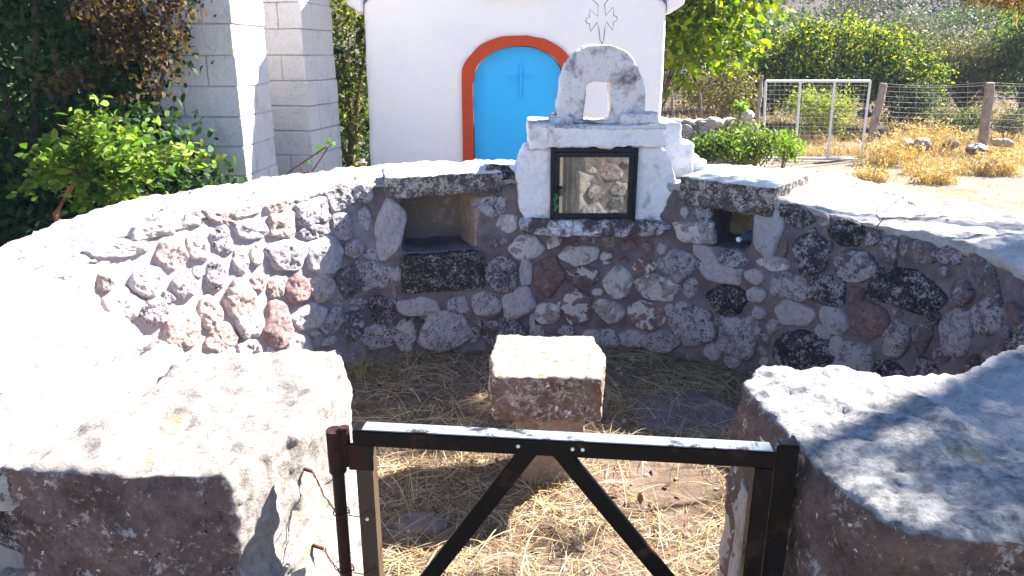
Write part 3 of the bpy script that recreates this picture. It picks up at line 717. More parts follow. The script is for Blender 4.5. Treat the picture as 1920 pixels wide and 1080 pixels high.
# ------------------------------------------------------------------ gate
gate = empty('iron_gate', (.09, 1.26, 0), 'low black iron gate with two diagonal braces in the yard gateway', 'gate')
GL = Vector((-.292, 1.30, 0)); GR = Vector((.472, 1.22, 0)); gd = (GR - GL).normalized(); ga = math.atan2(gd.y, gd.x)
def gp(u, z, off=0):
    p = GL.lerp(GR, u) + Vector((-gd.y, gd.x, 0)) * off; return Vector((p.x, p.y, z))
def bar(name, a, b, wdt, th, mat, bev=.002, par=gate, roll=0):
    a, b = Vector(a), Vector(b); d = b - a; L = d.length; bm = bmesh.new()
    r = bmesh.ops.create_cube(bm, size=1)['verts']
    bmesh.ops.transform(bm, matrix=Matrix.Diagonal((wdt, th, L, 1)), verts=r)
    bmesh.ops.bevel(bm, geom=bm.edges[:], offset=bev, segments=2, affect='EDGES')
    z = d.normalized(); y = Vector((-gd.y, gd.x, 0)); y = (y - z * y.dot(z)).normalized(); x = y.cross(z)
    Mx = Matrix((x, y, z)).transposed().to_4x4(); Mx.translation = (a + b) / 2
    bmesh.ops.transform(bm, matrix=Mx, verts=bm.verts[:])
    return bm_obj(name, bm, mat, par)
bar('top_rail', gp(-.025, .883), gp(1.025, .883), .034, .036, M['black'])
bar('rail_glint', gp(.0, .9012), gp(1.015, .9012), .0025, .033, M['worn_glint'], .0006)       # highlight painted on the rail top, broken by worn patches
bar('stile', gp(0, .05), gp(0, .866), .034, .034, M['postgrey']); bar('stile', gp(1, .05), gp(1, .866), .034, .034, M['black'])
bar('mid_rail', gp(.02, .40), gp(.98, .40), .03, .028, M['black']); bar('bottom_rail', gp(.02, .07), gp(.98, .07), .03, .028, M['black'])
bar('brace', gp(.43, .872, .002), gp(.03, .41, .002), .034, .012, M['black']); bar('brace', gp(.50, .872, .002), gp(.975, .41, .002), .034, .012, M['black'])
hp = gp(-.035, 0)
for z in (.845, .30):
    bm = bmesh.new()
    box(bm, (hp.x - .004, hp.y, z), (.040, .012, .03), ga, .002); tube(bm, [(hp.x - .012, hp.y - .004, z - .03), (hp.x - .012, hp.y - .004, z + .055)], .010, 10)
    box(bm, (hp.x + .02, hp.y - .019, z - .005), (.05, .005, .055), ga, .001)
    bm_obj('hinge', bm, M['rusty'], gate)
for u, z in ((.535, .885), (.56, .885), (.40, .885)):
    bm = bmesh.new(); p = gp(u, z, -.0185); r = bmesh.ops.create_cone(bm, cap_ends=True, segments=12, radius1=.0035, radius2=.0035, depth=.003)['verts']
    bmesh.ops.transform(bm, matrix=Matrix.Translation(p) @ Matrix.Rotation(R(90), 4, 'X'), verts=r); bm_obj('rivet', bm, M['gatewhite'], gate)
bm = bmesh.new(); p = gp(0, .70, -.018); r = bmesh.ops.create_cone(bm, cap_ends=True, segments=12, radius1=.0035, radius2=.0035, depth=.003)['verts']
bmesh.ops.transform(bm, matrix=Matrix.Translation(p) @ Matrix.Rotation(R(90), 4, 'X'), verts=r)
bm_obj('rivet', bm, M['gatewhite'], gate)
bm = bmesh.new()
tube(bm, [(-.352, 1.30, -.05), (-.350, 1.30, .84)], .0125, 14); tube(bm, [(-.350, 1.30, .80), (-.350, 1.30, .893)], .0175, 14)
hp2 = tag(bm_obj('hinge_post', bm, M['rusty'], smooth=False), 'rusty round hinge post left of the iron gate', 'post')
bm = bmesh.new(); box(bm, (.514, 1.215, .425), (.040, .006, .96), ga, .001); box(bm, (.5345, 1.235, .425), (.006, .040, .963), ga, .001); box(bm, (.5, 1.233, .45), (.006, .03, .85), ga, .001)
box(bm, (.517, 1.225, .907), (.034, .026, .004), ga, .0008)
tag(bm_obj('latch_post', bm, M['black']), 'black angle iron latch post right of the gate against the brown block', 'post')
# wires tying the hinge post to the left block
def wiggle(a, b, n_=10, am=.006, sag=.02):
    a, b = Vector(a), Vector(b)
    return [a.lerp(b, i / n_) + Vector((random.uniform(-am, am), random.uniform(-am, am), random.uniform(-am, am) - sag * math.sin(math.pi * i / n_))) for i in range(n_ + 1)]
for (x0, y0, z0, z1, lab) in ((-.425, 1.34, .775, .70, 'upper twisted rusty wire tying the hinge post to the left block'), (-.41, 1.32, .60, .56, 'lower twisted rusty wire tying the hinge post to the left block')):
    bm = bmesh.new()
    tube(bm, [(x0 - .02, y0 + .01, z0 + .003), (x0 + .01, y0, z0)], .004, 8)
    tube(bm, wiggle((x0 + .01, y0, z0), (-.350, 1.285, z1), 12, .002, .008), .0012, 6); tube(bm, wiggle((x0 + .012, y0, z0), (-.340, 1.285, z1 + .004), 12, .002, .024), .0012, 6)
    tube(bm, wiggle((x0 + .04, y0 - .02, z0 - .02), (x0 + .075, y0 - .03, z0 + .012), 4, .001, 0), .0011, 5)
    tube(bm, [(-.350 + .0165 * math.cos(t), 1.30 + .0165 * math.sin(t), z1 + .001 * t) for t in [k * .5 for k in range(16)]], .0014, 6)
    tube(bm, [(-.335, 1.295, z1), (-.31, 1.285, z1 + .003), (-.292, 1.28, z1 + .02)], .0011, 5)
    tag(bm_obj('tie_wire', bm, M['wire'], smooth=True), lab, 'wire')

# ------------------------------------------------------------------ shrine on the wall
SY = 3.93
shrine = empty('wayside_shrine', (.46, 4.1, .66), 'whitewashed wayside shrine with glazed box and arched top on the wall', 'shrine')
def pz(px, py, Y=SY): p = atY(px, py, Y); return (p.x, p.z)
def slab(name, pxs, y0, y1, mat, vox=.010, sm=5, amps=((.12, .014), (.03, .006)), holes=None):
    bm = bmesh.new(); prismY(bm, [pz(*q, y0) for q in pxs][::-1], y0, y1)
    return rocky(name, bm, mat, shrine, vox, sm, amps, holes)
slab('sill', [(976, 416), (1000, 410), (1240, 416), (1262, 424), (1240, 442), (1160, 445), (990, 441), (974, 433)], 3.86, 4.25, M['sill_wash'])
slab('jamb', [(982, 284), (1036, 276), (1036, 418), (985, 418), (972, 380), (966, 330)], 3.91, 4.32, M['shrine'])
slab('jamb', [(1184, 272), (1242, 276), (1262, 300), (1272, 350), (1264, 400), (1250, 420), (1184, 418)], 3.91, 4.32, M['shrine'])
slab('lintel', [(990, 236), (1244, 240), (1250, 276), (1180, 276), (1036, 278), (994, 281)], 3.87, 4.33, M['shrine'])
slab('cornice', [(990, 231), (1080, 236), (1250, 234), (1252, 243), (990, 242)], 3.865, 4.30, M['shrine_top'], .008, 3, ((.08, .008), (.02, .004)))
# stepped shoulder and buttress at the right and back
bm = bmesh.new(); ax = .80
box(bm, (.83, 4.20, 1.11), (.18, .30, .28)); box(bm, (.90, 4.22, 1.03), (.20, .32, .22)); box(bm, (.97, 4.25, .96), (.22, .3, .16)); box(bm, (.50, 4.38, 1.0), (.8, .22, .40)); box(bm, (-.02, 4.2, .9), (.16, .4, .14))
rocky('shoulder', bm, M['shrine'], shrine, .014, 6, ((.12, .016), (.04, .008)))
hb = bmesh.new(); prismY(hb, [pz(*q, 4.03) for q in [(1097, 157), (1110, 152), (1143, 153), (1143, 226), (1090, 226)]][::-1], 3.8, 4.5)
slab('arched_top', [(1044, 232), (1046, 190), (1052, 150), (1062, 120), (1078, 98), (1104, 84), (1150, 84), (1180, 100), (1192, 118), (1208, 150), (1211, 190), (1212, 232)], 3.95, 4.14, M['shrine_top'], .0085, 5, ((.10, .012), (.03, .006)), [hb])
bm = bmesh.new(); b1 = atY(1052, 226, 4.03); box(bm, (b1.x, 4.04, b1.z), (.12, .22, .05)); b2 = atY(1192, 222, 4.03); box(bm, (b2.x, 4.02, b2.z + .005), (.20, .24, .06)); box(bm, (b1.x + .18, 4.12, b1.z - .02), (.4, .3, .025))
rocky('arch_foot', bm, M['shrine_top'], shrine, .010, 6, ((.08, .014), (.03, .006)))
# glazed box
wx0, wz1 = pz(1034, 277); wx1, wz0 = pz(1187, 411)
def ring(bm, x0, x1, z0, z1, t, y0, y1):
    box(bm, ((x0 + x1) / 2, (y0 + y1) / 2, z1 - t / 2), (x1 - x0, y1 - y0, t), 0, .002); box(bm, ((x0 + x1) / 2, (y0 + y1) / 2, z0 + t / 2), (x1 - x0, y1 - y0, t), 0, .002)
    box(bm, (x0 + t / 2, (y0 + y1) / 2, (z0 + z1) / 2), (t, y1 - y0 - .001, z1 - z0 - 2 * t), 0, .002); box(bm, (x1 - t / 2, (y0 + y1) / 2, (z0 + z1) / 2), (t, y1 - y0 - .001, z1 - z0 - 2 * t), 0, .002)
bm = bmesh.new(); ring(bm, wx0 - .004, wx1 + .004, wz0 - .006, wz1 + .004, .022, 3.885, 3.94); fo = bm_obj('window_frame', bm, M['frame'], shrine)
bm = bmesh.new(); ring(bm, wx0 + .019, wx1 - .019, wz0 + .017, wz1 - .019, .024, 3.875, 3.905); fd = bm_obj('glazed_door', bm, M['frame'], shrine)
bm = bmesh.new(); box(bm, ((wx0 + wx1) / 2, 3.89, (wz0 + wz1) / 2), (wx1 - wx0 - .075, .004, wz1 - wz0 - .075)); pg = bm_obj('pane', bm, M['glass'], fd)
bm = bmesh.new(); box(bm, (wx0 + .045, 3.868, (wz0 + wz1) / 2 - .01), (.03, .012, .008), 0, .002); box(bm, (wx0 + .03, 3.866, (wz0 + wz1) / 2 - .02), (.012, .02, .045), 0, .002); bm_obj('latch', bm, M['black'], fd)
bm = bmesh.new()
for i in range(9): box(bm, (wx0 + .026 + random.uniform(-.008, .012), 3.8745, wz0 + .06 + .012 * i), (random.uniform(.008, .018), .0016, random.uniform(.008, .02)), 0, 0, 0, random.uniform(-.5, .5))
bm_obj('paint_patch', bm, M['green'], fd)
bm = bmesh.new(); box(bm, ((wx0 + wx1) / 2, 4.24, (wz0 + wz1) / 2), (wx1 - wx0 + .04, .03, wz1 - wz0 + .04)); box(bm, ((wx0 + wx1) / 2, 4.10, wz1 + .02), (wx1 - wx0 + .04, .3, .03)); box(bm, ((wx0 + wx1) / 2, 4.10, wz0 - .005), (wx1 - wx0 + .04, .3, .03))
rocky('box_lining', bm, M['inner'], shrine, .010, 1, ((.1, .01), (.03, .004)))
bm = bmesh.new(); box(bm, ((wx0 + wx1) / 2, 4.16, wz0 + .19), (wx1 - wx0 - .01, .14, .03), 0, .004); rocky('inner_shelf', bm, M['pale'], shrine, .008, 1, ((.1, .005),))
# votive oil glass and small jar inside the box
for x, r_, h_, lab, mt in ((wx0 + .13, .03, .07, 'small grey oil jar left inside the glazed shrine box', 'pale'), (wx0 + .25, .022, .06, 'small clear votive glass right inside the glazed shrine box', 'cap')):
    bm = bmesh.new(); zb = wz0 + .012; tube(bm, [(x, 4.05, zb), (x, 4.05, zb + .01), (x, 4.05, zb + h_ * .7), (x, 4.05, zb + h_ * .85), (x, 4.05, zb + h_)], [r_ * .8, r_, r_, r_ * .6, r_ * .65], 16)
    tag(bm_obj('votive_jar', bm, M[mt], smooth=True), lab, 'jar')
# wire cross on top
cb = atY(1129, 81, 4.04)
def cpt(zx, zy):   # photo zoom coordinates of the outline
    p = atY(940 + zx / 4.908, zy / 4.909, 4.04); return (p.x, 4.04, p.z)
lft = [(928, 400), (908, 370), (903, 320), (898, 270), (882, 205), (818, 292), (810, 215), (785, 212), (776, 190), (785, 168), (808, 160), (812, 88), (888, 150), (890, 42), (835, -8), (872, -60), (872, -80), (890, -98), (918, -104)]
rgt = [(928, 400), (943, 370), (946, 320), (952, 270), (966, 200), (1026, 280), (1033, 202), (1058, 195), (1068, 172), (1060, 152), (1036, 145), (1030, 66), (960, 143), (950, 38), (995, -14), (960, -62), (958, -82), (942, -98), (918, -104)]
bm = bmesh.new()
for L_ in (lft, rgt): tube(bm, [cpt(*q) for q in L_], .0022, 6)
tube(bm, [cpt(928, 395), cpt(928, 440)], .0028, 6)
bm_obj('wire_cross', bm, M['blackwire'], shrine)

# ------------------------------------------------------------------ chapel
CY = 6.9; chx0, chx1 = -1.33, 1.385
chapel = empty('chapel', (0, CY, 0), 'small whitewashed chapel with arched doorway trimmed in red', 'building')
dcx = .06
def arch(xc, hw, zs, zt, n_=24):
    """points of a flattened arch from right springing over the top to the left"""
    return [(xc + hw * math.copysign(abs(math.cos(t)) ** .9, math.cos(t)), zs + (zt - zs) * math.sin(t) ** .95) for t in [math.pi * i / n_ for i in range(n_ + 1)]]
def zpx(py, Y=CY): return atY(960, py, Y).z
hwi = (1058 - 887) / 2 / 1380 * (CY * math.cos(TH) + .1); hwo = hwi + .105
zt_i = zpx(86); zt_o = zpx(66); zs_i = zpx(160); zs_o = zpx(152)
bm = bmesh.new(); prismY(bm, [(chx0, -.3), (chx1, -.3), (chx1 - .02, 2.02), (.03, 3.05), (chx0 + .02, 2.02)], CY, CY + .35)
box(bm, ((chx0 + chx1) / 2, CY + 1.9, .85), (chx1 - chx0, 3.2, 2.3))
hb = bmesh.new(); prismY(hb, [(dcx + hwi, -.5)] + arch(dcx, hwi, zs_i, zt_i) + [(dcx - hwi, -.5)], CY - .2, CY + .12)
rocky('wall', bm, M['wall'], chapel, .03, 2, ((.6, .016), (.15, .004)), [hb])
# trim: ring proud of the wall with a reveal
bm = bmesh.new()
oi = [(dcx + hwi, -.05)] + arch(dcx, hwi, zs_i, zt_i) + [(dcx - hwi, -.05)]
oo = [(dcx + hwo, -.05)] + arch(dcx, hwo, zs_o, zt_o) + [(dcx - hwo, -.05)]
y0, y1 = CY - .026, CY + .115
for i in range(len(oi) - 1):
    wob = lambda q, k: (q[0] + .014 * noise.noise(Vector((q[0] * 9, q[1] * 9, k))), q[1] + .014 * noise.noise(Vector((q[0] * 9, q[1] * 9, k + 9))))
    a, b, c, d = wob(oi[i], 0), wob(oi[i + 1], 0), wob(oo[i + 1], 5), wob(oo[i], 5)
    vs = [[bm.verts.new((p[0], y, p[1])) for p in (a, b, c, d)] for y in (y0, y1)]
    bm.faces.new(vs[0]); bm.faces.new((vs[0][0], vs[1][0], vs[1][1], vs[0][1])); bm.faces.new((vs[0][2], vs[1][2], vs[1][3], vs[0][3])); bm.faces.new(vs[1][::-1])
bmesh.ops.remove_doubles(bm, verts=bm.verts[:], dist=.0005)
bm_obj('door_surround', bm, M['trim'], chapel)
bm = bmesh.new(); prismY(bm, [(dcx + hwi - .004, -.04)] + [(x, z - .004) for x, z in arch(dcx, hwi - .004, zs_i, zt_i)] + [(dcx - hwi + .004, -.04)], CY + .05, CY + .085)
door = bm_obj('door', bm, M['door'], chapel)
def rod(bm, c, s): box(bm, c, s, 0, .003)
cX, cZ = atY(976, 146, CY + .05).x, atY(976, 146, CY + .05).z; zt2 = atY(976, 122, CY + .05).z; zb2 = atY(976, 185, CY + .05).z
bm = bmesh.new(); rod(bm, (cX, CY + .040, (zt2 + zb2) / 2), (.018, .026, zt2 - zb2)); rod(bm, (cX - .062, CY + .0405, cZ), (.10, .024, .016)); rod(bm, (cX + .062, CY + .0405, cZ), (.10, .024, .016))
bm_obj('cross', bm, M['door'], door)
bm = bmesh.new()   # edge frame of the steel door
e1 = [(dcx + hwi - .006, -.04)] + [(x, z) for x, z in arch(dcx, hwi - .006, zs_i, zt_i - .006)] + [(dcx - hwi + .006, -.04)]
e2 = [(dcx + hwi - .026, -.04)] + [(x, z) for x, z in arch(dcx, hwi - .026, zs_i, zt_i - .026)] + [(dcx - hwi + .026, -.04)]
for i in range(len(e1) - 1):
    a, b, c, d = e1[i], e1[i + 1], e2[i + 1], e2[i]
    vs = [[bm.verts.new((p[0], y, p[1])) for p in (a, b, c, d)] for y in (CY + .042, CY + .052)]
    bm.faces.new(vs[0]); bm.faces.new((vs[0][2], vs[1][2], vs[1][3], vs[0][3])); bm.faces.new((vs[0][0], vs[1][0], vs[1][1], vs[0][1]))
bm_obj('frame', bm, M['door'], door)
# cornice corbels, roof and tiles
for x0, sg in ((chx0, -1), (chx1, 1)):
    bm = bmesh.new(); prismY(bm, [(x0 - sg * .02, zpx(30)), (x0 + sg * .02, zpx(24)), (x0 + sg * .13, zpx(8)), (x0 + sg * .13, zpx(8) + .12), (x0 - sg * .02, zpx(8) + .14)][::-sg], CY - .02, CY + 3.45)
    rocky('cornice', bm, M['wall'], chapel, .025, 2, ((.3, .008),))
bm = bmesh.new(); ze = zpx(8) + .13; rp = Vector((.03, 0, 3.12))
for sg in (-1, 1):
    ex = (chx0 - .17) if sg < 0 else (chx1 + .17); e = Vector((ex, 0, ze - .02)); d = (rp - e); L_ = d.length; d.normalize(); up = Vector((-d.z * sg * -1, 0, abs(d.x)))
    up = Vector((0, 1, 0)).cross(d); up = up if up.z > 0 else -up
    prismY(bm, [(e.x, e.z), (rp.x, rp.z), (rp.x, rp.z + .05), (e.x, e.z + .05)], CY - .08, CY + 3.5)
    yy = CY - .06
    while yy < CY + 3.5:
        for k in range(5):
            p0 = e + d * (L_ * k / 5 - .03) + up * .06; p1 = e + d * (L_ * (k + 1) / 5 + .02) + up * .075
            tube(bm, [(p0.x, yy, p0.z), (p1.x, yy, p1.z)], [.075, .062], 10)
        yy += .17
bm_obj('roof', bm, M['tile'], chapel)
bm = bmesh.new(); lp = atY(960, -2, CY); box(bm, (lp.x, CY - .03, lp.z + .035), (.56, .12, .05), 0, .012); rocky('ledge', bm, M['shrine_top'], chapel, .012, 2, ((.1, .006),))

# ------------------------------------------------------------------ block pillars
def pillar(C, s, a, hgt, label):
    e = empty('block_pillar', (C[0], C[1], 0), label, 'pillar', 'white concrete block pillars left of the chapel')
    dl = Vector((-math.cos(a), math.sin(a), 0)); dr = Vector((math.sin(a), math.cos(a), 0)); c0 = Vector((C[0], C[1], 0))
    bm = bmesh.new(); k = 0; z = -.05; ch = .205
    rz = math.atan2(dl.y, dl.x)
    while z < hgt:
        L1, L2 = (.4, s - .4 - .0) if k % 2 == 0 else (s - .4, .4)
        off = random.uniform(-.010, .010)
        # ring of blocks: four corner-lapped pieces
        for (u0, u1, v0, v1) in ((0, L1, 0, .2), (L1, s, 0, .2), (0, .2, .2, .2 + (s - .4) / 2 + (.1 if k % 2 else -.05)), (0, .2, .2 + (s - .4) / 2 + (.1 if k % 2 else -.05), s), (.2, s, s - .2, s), (s - .2, s, .2, s - .2)):
            j = random.uniform(-.004, .004)
            cc = c0 + dl * ((u0 + u1) / 2 + off + j) + dr * ((v0 + v1) / 2 + j)
            box(bm, (cc.x, cc.y, z + ch / 2 + random.uniform(-.002, .002)), (u1 - u0 - .004, v1 - v0 - .004, ch - .006), rz + random.uniform(-.008, .008), .008)
        z += ch; k += 1
    me_obj = bm_obj('blockwork', bm, M['blockwork'], e)
    bm = bmesh.new(); cc = c0 + (dl + dr) * (s / 2 + .0); box(bm, (cc.x, cc.y, hgt / 2), (s - .035, s - .035, hgt + .1), rz); bm_obj('mortar', bm, M['joint'], e)
pA = atY(449, 180, 5.25); pillar((pA.x, 5.25), .61, R(3), 3.6, 'nearer and wider white painted concrete block pillar beside the leafy bush')
pB = atY(574, 150, 6.35); pillar((pB.x, 6.35), .61, R(11), 3.6, 'farther white concrete block pillar, half shaded, nearest the chapel')

# ------------------------------------------------------------------ foliage
def cloud(c, r, ncl, per, crad, hollow=.5, seed=0, flatten=1):
    """leaf centres in clusters filling an irregular ellipsoid"""
    out = []
    for k in range(ncl):
        while True:
            v = np.array([random.gauss(0, 1) for _ in range(3)]); v /= np.linalg.norm(v)
            rr = random.uniform(hollow, 1) ** .6
            lump = 1 + .35 * noise.noise(Vector(v * 2.1) + Vector((seed, 0, 0)))
            p = v * rr * lump
            if True: break
        cc = np.array(c) + p * np.array(r)
        q = rng.normal(size=(per, 3)) * crad * (.6 + .8 * random.random()); q[:, 2] *= .7 * flatten
        out.append(cc + q)
    return np.concatenate(out)
def tree(name, label, cat, px, py, Y, rx, ry, rz, pal, size, ncl, per, crad, seed=0, base=None, trunk_r=.09, hollow=.3, mat='leaf', asp=.5, limbs=5, up=.3, group=None, extra=None, split=None):
    c = atY(px, py, Y); bz = gz(c.x, Y); bx = base if base is not None else c.x
    e = empty(name, (bx, Y, bz), label, cat, group)
    bm = bmesh.new(); top = Vector((c.x, Y, c.z))
    b0 = Vector((bx, Y, bz - .1)); mid = b0.lerp(top, .5) + Vector((.08, .03, 0)) * rx
    tube(bm, [b0, b0.lerp(mid, .5), mid, top], [trunk_r, trunk_r * .8, trunk_r * .6, trunk_r * .25], 8)
    for k in range(limbs):
        st_ = b0.lerp(mid, random.uniform(.35, 1)); an = random.uniform(0, 6.28); q = random.uniform(.5, .85)
        en = Vector((c.x + math.cos(an) * rx * q, Y + math.sin(an) * ry * q, c.z + random.uniform(-.4, .6) * rz))
        m_ = st_.lerp(en, .5) + Vector((0, 0, -.08 * rz)); tube(bm, [st_, m_, en], [trunk_r * .45, trunk_r * .3, trunk_r * .1], 6)
    bm_obj('trunk', bm, M['bark'], e, True)
    C = cloud((c.x, Y, c.z), (rx, ry, rz), ncl, per, crad, hollow, seed)
    if extra is not None: C = np.concatenate([C] + extra)
    zg = np.array([gz(x, y) for x, y in C[:, :2]]) if bz > .5 else bz
    C = C[C[:, 2] > zg + .02]
    leaves('crown', C, size, pal, e, asp, mat, up)
    return e
YG = [(.22, .32, .02), (.16, .26, .02), (.34, .40, .03), (.08, .15, .02)]
DG = [(.03, .07, .025), (.045, .10, .03), (.07, .13, .03), (.025, .055, .03)]
# bright broad-leaved tree right of the chapel
tree('leafy_tree', 'bright yellow green broad leaved tree beside the right corner of the chapel', 'tree', 1300, -5, 8.9, .72, 1.0, .95, YG, .095, 150, 32, .15, 1, base=1.35, trunk_r=.035, hollow=.2, asp=.55, up=-.2)
# tree seen between far pillar and chapel
tree('slender_tree', 'olive green tree filling the gap between the far pillar and chapel', 'tree', 640, 90, 9.6, .85, .8, 2.0, [(.22, .24, .04), (.12, .15, .03), (.32, .32, .07), (.06, .08, .03)], .065, 150, 50, .20, 3, trunk_r=.07, hollow=.1)
# big tree in the middle distance
T2 = [cloud((atY(1450, 165, 17).x, 16.6, atY(1450, 165, 17).z), (.8, 1, .55), 70, 50, .13, .2, 5), cloud((atY(1690, 150, 17).x, 16.4, atY(1690, 150, 17).z), (.55, .8, .6), 70, 50, .13, .2, 6)]
tree('spreading_tree', 'large rounded dark green tree with yellow tinged top behind the white mesh gate', 'tree', 1568, 122, 17, 1.75, 1.5, .92, [(.14, .22, .03), (.28, .34, .03), (.58, .52, .03), (.08, .13, .03), (.04, .08, .03), (.04, .08, .03)], .075, 330, 80, .15, 4, hollow=.5, trunk_r=.16, extra=T2)
tree('willowy_tree', 'brownish olive twiggy tree right of the large dark green tree', 'tree', 1815, 130, 19, 1.0, 1.0, .85, [(.24, .20, .08), (.30, .27, .10), (.17, .15, .09), (.16, .19, .06)], .085, 210, 50, .20, 7, hollow=.1, mat='leafdull', asp=.3, limbs=14)
tree('green_tree', 'fresh green tree cut by the right edge of the photo behind the fence', 'tree', 1935, 95, 18, .65, 1.0, 1.1, [(.17, .26, .05), (.12, .19, .04), (.24, .30, .08)], .10, 150, 45, .20, 8, hollow=.2)
tree('young_tree', 'small yellowish tree behind the wire fence left of the mesh gate', 'tree', 1355, 160, 14.5, .65, .6, .55, [(.30, .28, .08), (.22, .22, .06), (.34, .27, .10)], .07, 80, 36, .14, 9, trunk_r=.03, mat='leafdull')
tree('dark_tree', 'dark evergreen tree behind the broad leaved tree and wire fence', 'tree', 1400, 130, 21, 1.6, 1.2, 1.3, DG, .13, 130, 40, .26, 10)
def bush(label, px, py, Y, r, pal, size, ncl, per, crad, name='bush', seed=0, mat='leaf', asp=.5, cat='bush', group=None, up=.3, hollow=.2):
    c = atY(px, py, Y); C = cloud((c.x, Y, c.z), r, ncl, per, crad, hollow, seed)
    g0 = gz(c.x, Y); C = C[C[:, 2] > g0 - .1]
    e = empty(name, (c.x, Y, g0), label, cat, group)
    bm = bmesh.new()
    for k in range(6):
        an = random.uniform(0, 6.28); tube(bm, [(c.x, Y, g0 - .05), (c.x + math.cos(an) * r[0] * .3, Y + math.sin(an) * r[1] * .3, (g0 + c.z) / 2), (c.x + math.cos(an) * r[0] * .6, Y + math.sin(an) * r[1] * .6, c.z + r[2] * .4)], [.008, .006, .003], 5)
    bm_obj('stem', bm, M['twig'], e); leaves('foliage', C, size, pal, e, asp, mat, up); return e
bush('feathery lime green bush seen through the white mesh gate', 1535, 210, 14.2, (.62, .5, .38), [(.30, .36, .06), (.20, .27, .05), (.42, .44, .12)], .075, 80, 40, .12, asp=.28, seed=2)
bush('grey green shrub behind the fence right of the leaning post', 1710, 195, 15.5, (.45, .4, .45), [(.10, .14, .06), (.15, .18, .08)], .06, 70, 40, .12, seed=3, mat='leafdull')
bush('low dark green shrub behind the fence left of the right post', 1800, 222, 14.5, (.5, .4, .22), [(.12, .17, .06), (.2, .22, .08)], .05, 50, 40, .10, seed=4, mat='leafdull')
bush('low grey shrub beyond the right fence post', 1895, 228, 14, (.4, .4, .2), [(.16, .16, .12), (.22, .22, .16)], .045, 45, 40, .09, seed=5, mat='leafdull')
bush('bright green bush below the low dry stone wall', 1335, 275, 9.2, (.40, .25, .17), [(.09, .19, .03), (.05, .12, .025), (.20, .27, .05), (.14, .20, .04)], .055, 60, 30, .07, seed=6)
bush('bright green leafy bush at the end of the low dry stone wall', 1405, 268, 9.6, (.36, .3, .30), [(.12, .25, .03), (.06, .14, .03), (.28, .36, .06), (.18, .22, .05)], .055, 60, 30, .07, seed=7)
bush('small bright green bush left of the white mesh gate', 1468, 278, 9.8, (.24, .2, .2), [(.16, .36, .03), (.28, .44, .05)], .05, 32, 30, .055, seed=8)
bush('thin green sprig rising above the low dry stone wall', 1385, 200, 10.4, (.08, .08, .10), [(.26, .42, .06)], .05, 9, 20, .03, seed=9)
# hillside shrubs, one by one where the photo tells them apart
hs = [(1470, 25, 34, 1.5, .9, [(.24, .28, .2), (.16, .2, .14)], 'pale grey green round shrub on the hillside above the large tree'),
      (1590, 12, 42, 1.8, .9, [(.10, .12, .07), (.15, .14, .08)], 'dark round shrub at the top of the hillside above the large tree'),
      (1500, 70, 28, 1.3, .8, [(.10, .14, .09), (.14, .18, .11)], 'dark green shrub just above the left side of the large tree'),
      (1690, 48, 33, 1.4, .8, [(.24, .20, .14), (.17, .15, .12)], 'brownish shrub on the hillside right above the large tree'),
      (1740, 28, 38, 1.6, .7, [(.22, .27, .19), (.17, .21, .14)], 'silvery green shrub on the slope above the brownish shrub'),
      (1760, 70, 29, 1.1, .8, [(.10, .12, .06), (.18, .16, .08)], 'dark shrub between the large tree and the twiggy tree'),
      (1640, 5, 48, 2.0, .8, [(.16, .10, .08), (.2, .15, .1)], 'reddish brown shrub at the top edge of the hillside'),
      (1800, 20, 45, 2.2, .9, [(.06, .08, .05), (.09, .12, .06)], 'very dark green shrub on the upper right hillside'),
      (1870, 40, 36, 1.8, .9, [(.17, .22, .08), (.12, .16, .07)], 'mid green shrub on the slope above the fence at right'),
      (1440, 60, 30, 1.2, .9, [(.13, .18, .09), (.2, .22, .1)], 'olive shrub low on the hillside beside the broad leaved tree')]
for i, (px, py, Y, rr, rzz, pal, lab) in enumerate(hs):
    d = ray(px, py); x = d.x / d.y * Y
    C = cloud((x, Y, gz(x, Y) + rr * .35), (rr, rr, rr * rzz), 60, 34, .28, .3, 20 + i)
    e = empty('hillside_shrub', (x, Y, gz(x, Y)), lab, 'shrub'); leaves('foliage', C, .16, pal, e, .5, 'leafdull')
    bm = bmesh.new(); tube(bm, [(x, Y, gz(x, Y) - .2), (x, Y, gz(x, Y) + rr * .5)], [.1, .04], 6); bm_obj('stem', bm, M['bark'], e)
# the rest of the slope: scrub that reads as one mass
pts = []
for k in range(620):
    Y = random.uniform(26, 70); x = random.uniform(-.15, 1.35) * Y
    r_ = random.uniform(.4, 1.3); q = rng.normal(size=(60, 3)) * np.array([r_, r_, r_ * .6]) * .5; q[:, 2] = np.abs(q[:, 2])
    pts.append(np.array([x, Y, gz(x, Y)]) + q)
tag(leaves('hillside_scrub', np.concatenate(pts), .20, [(.08, .13, .07), (.13, .17, .07), (.14, .11, .09), (.05, .08, .06), (.12, .17, .05), (.11, .085, .10)], None, .55, 'leafdull'), 'mixed scrub covering the far hillside', 'scrub', kind='stuff')
pts = []
for k in range(420):
    Y = random.uniform(9, 22); x = random.uniform(-1.1, -.12) * Y
    r_ = random.uniform(.6, 1.8); q = rng.normal(size=(70, 3)) * r_ * .5; q[:, 2] = np.abs(q[:, 2]) * 1.6
    pts.append(np.array([x, Y, gz(x, Y)]) + q)
tag(leaves('far_thicket', np.concatenate(pts), .15, DG + [(.12, .16, .04)], None, .5, 'leafdull'), 'thicket of dark trees behind the left bush and pillars', 'thicket', kind='stuff')

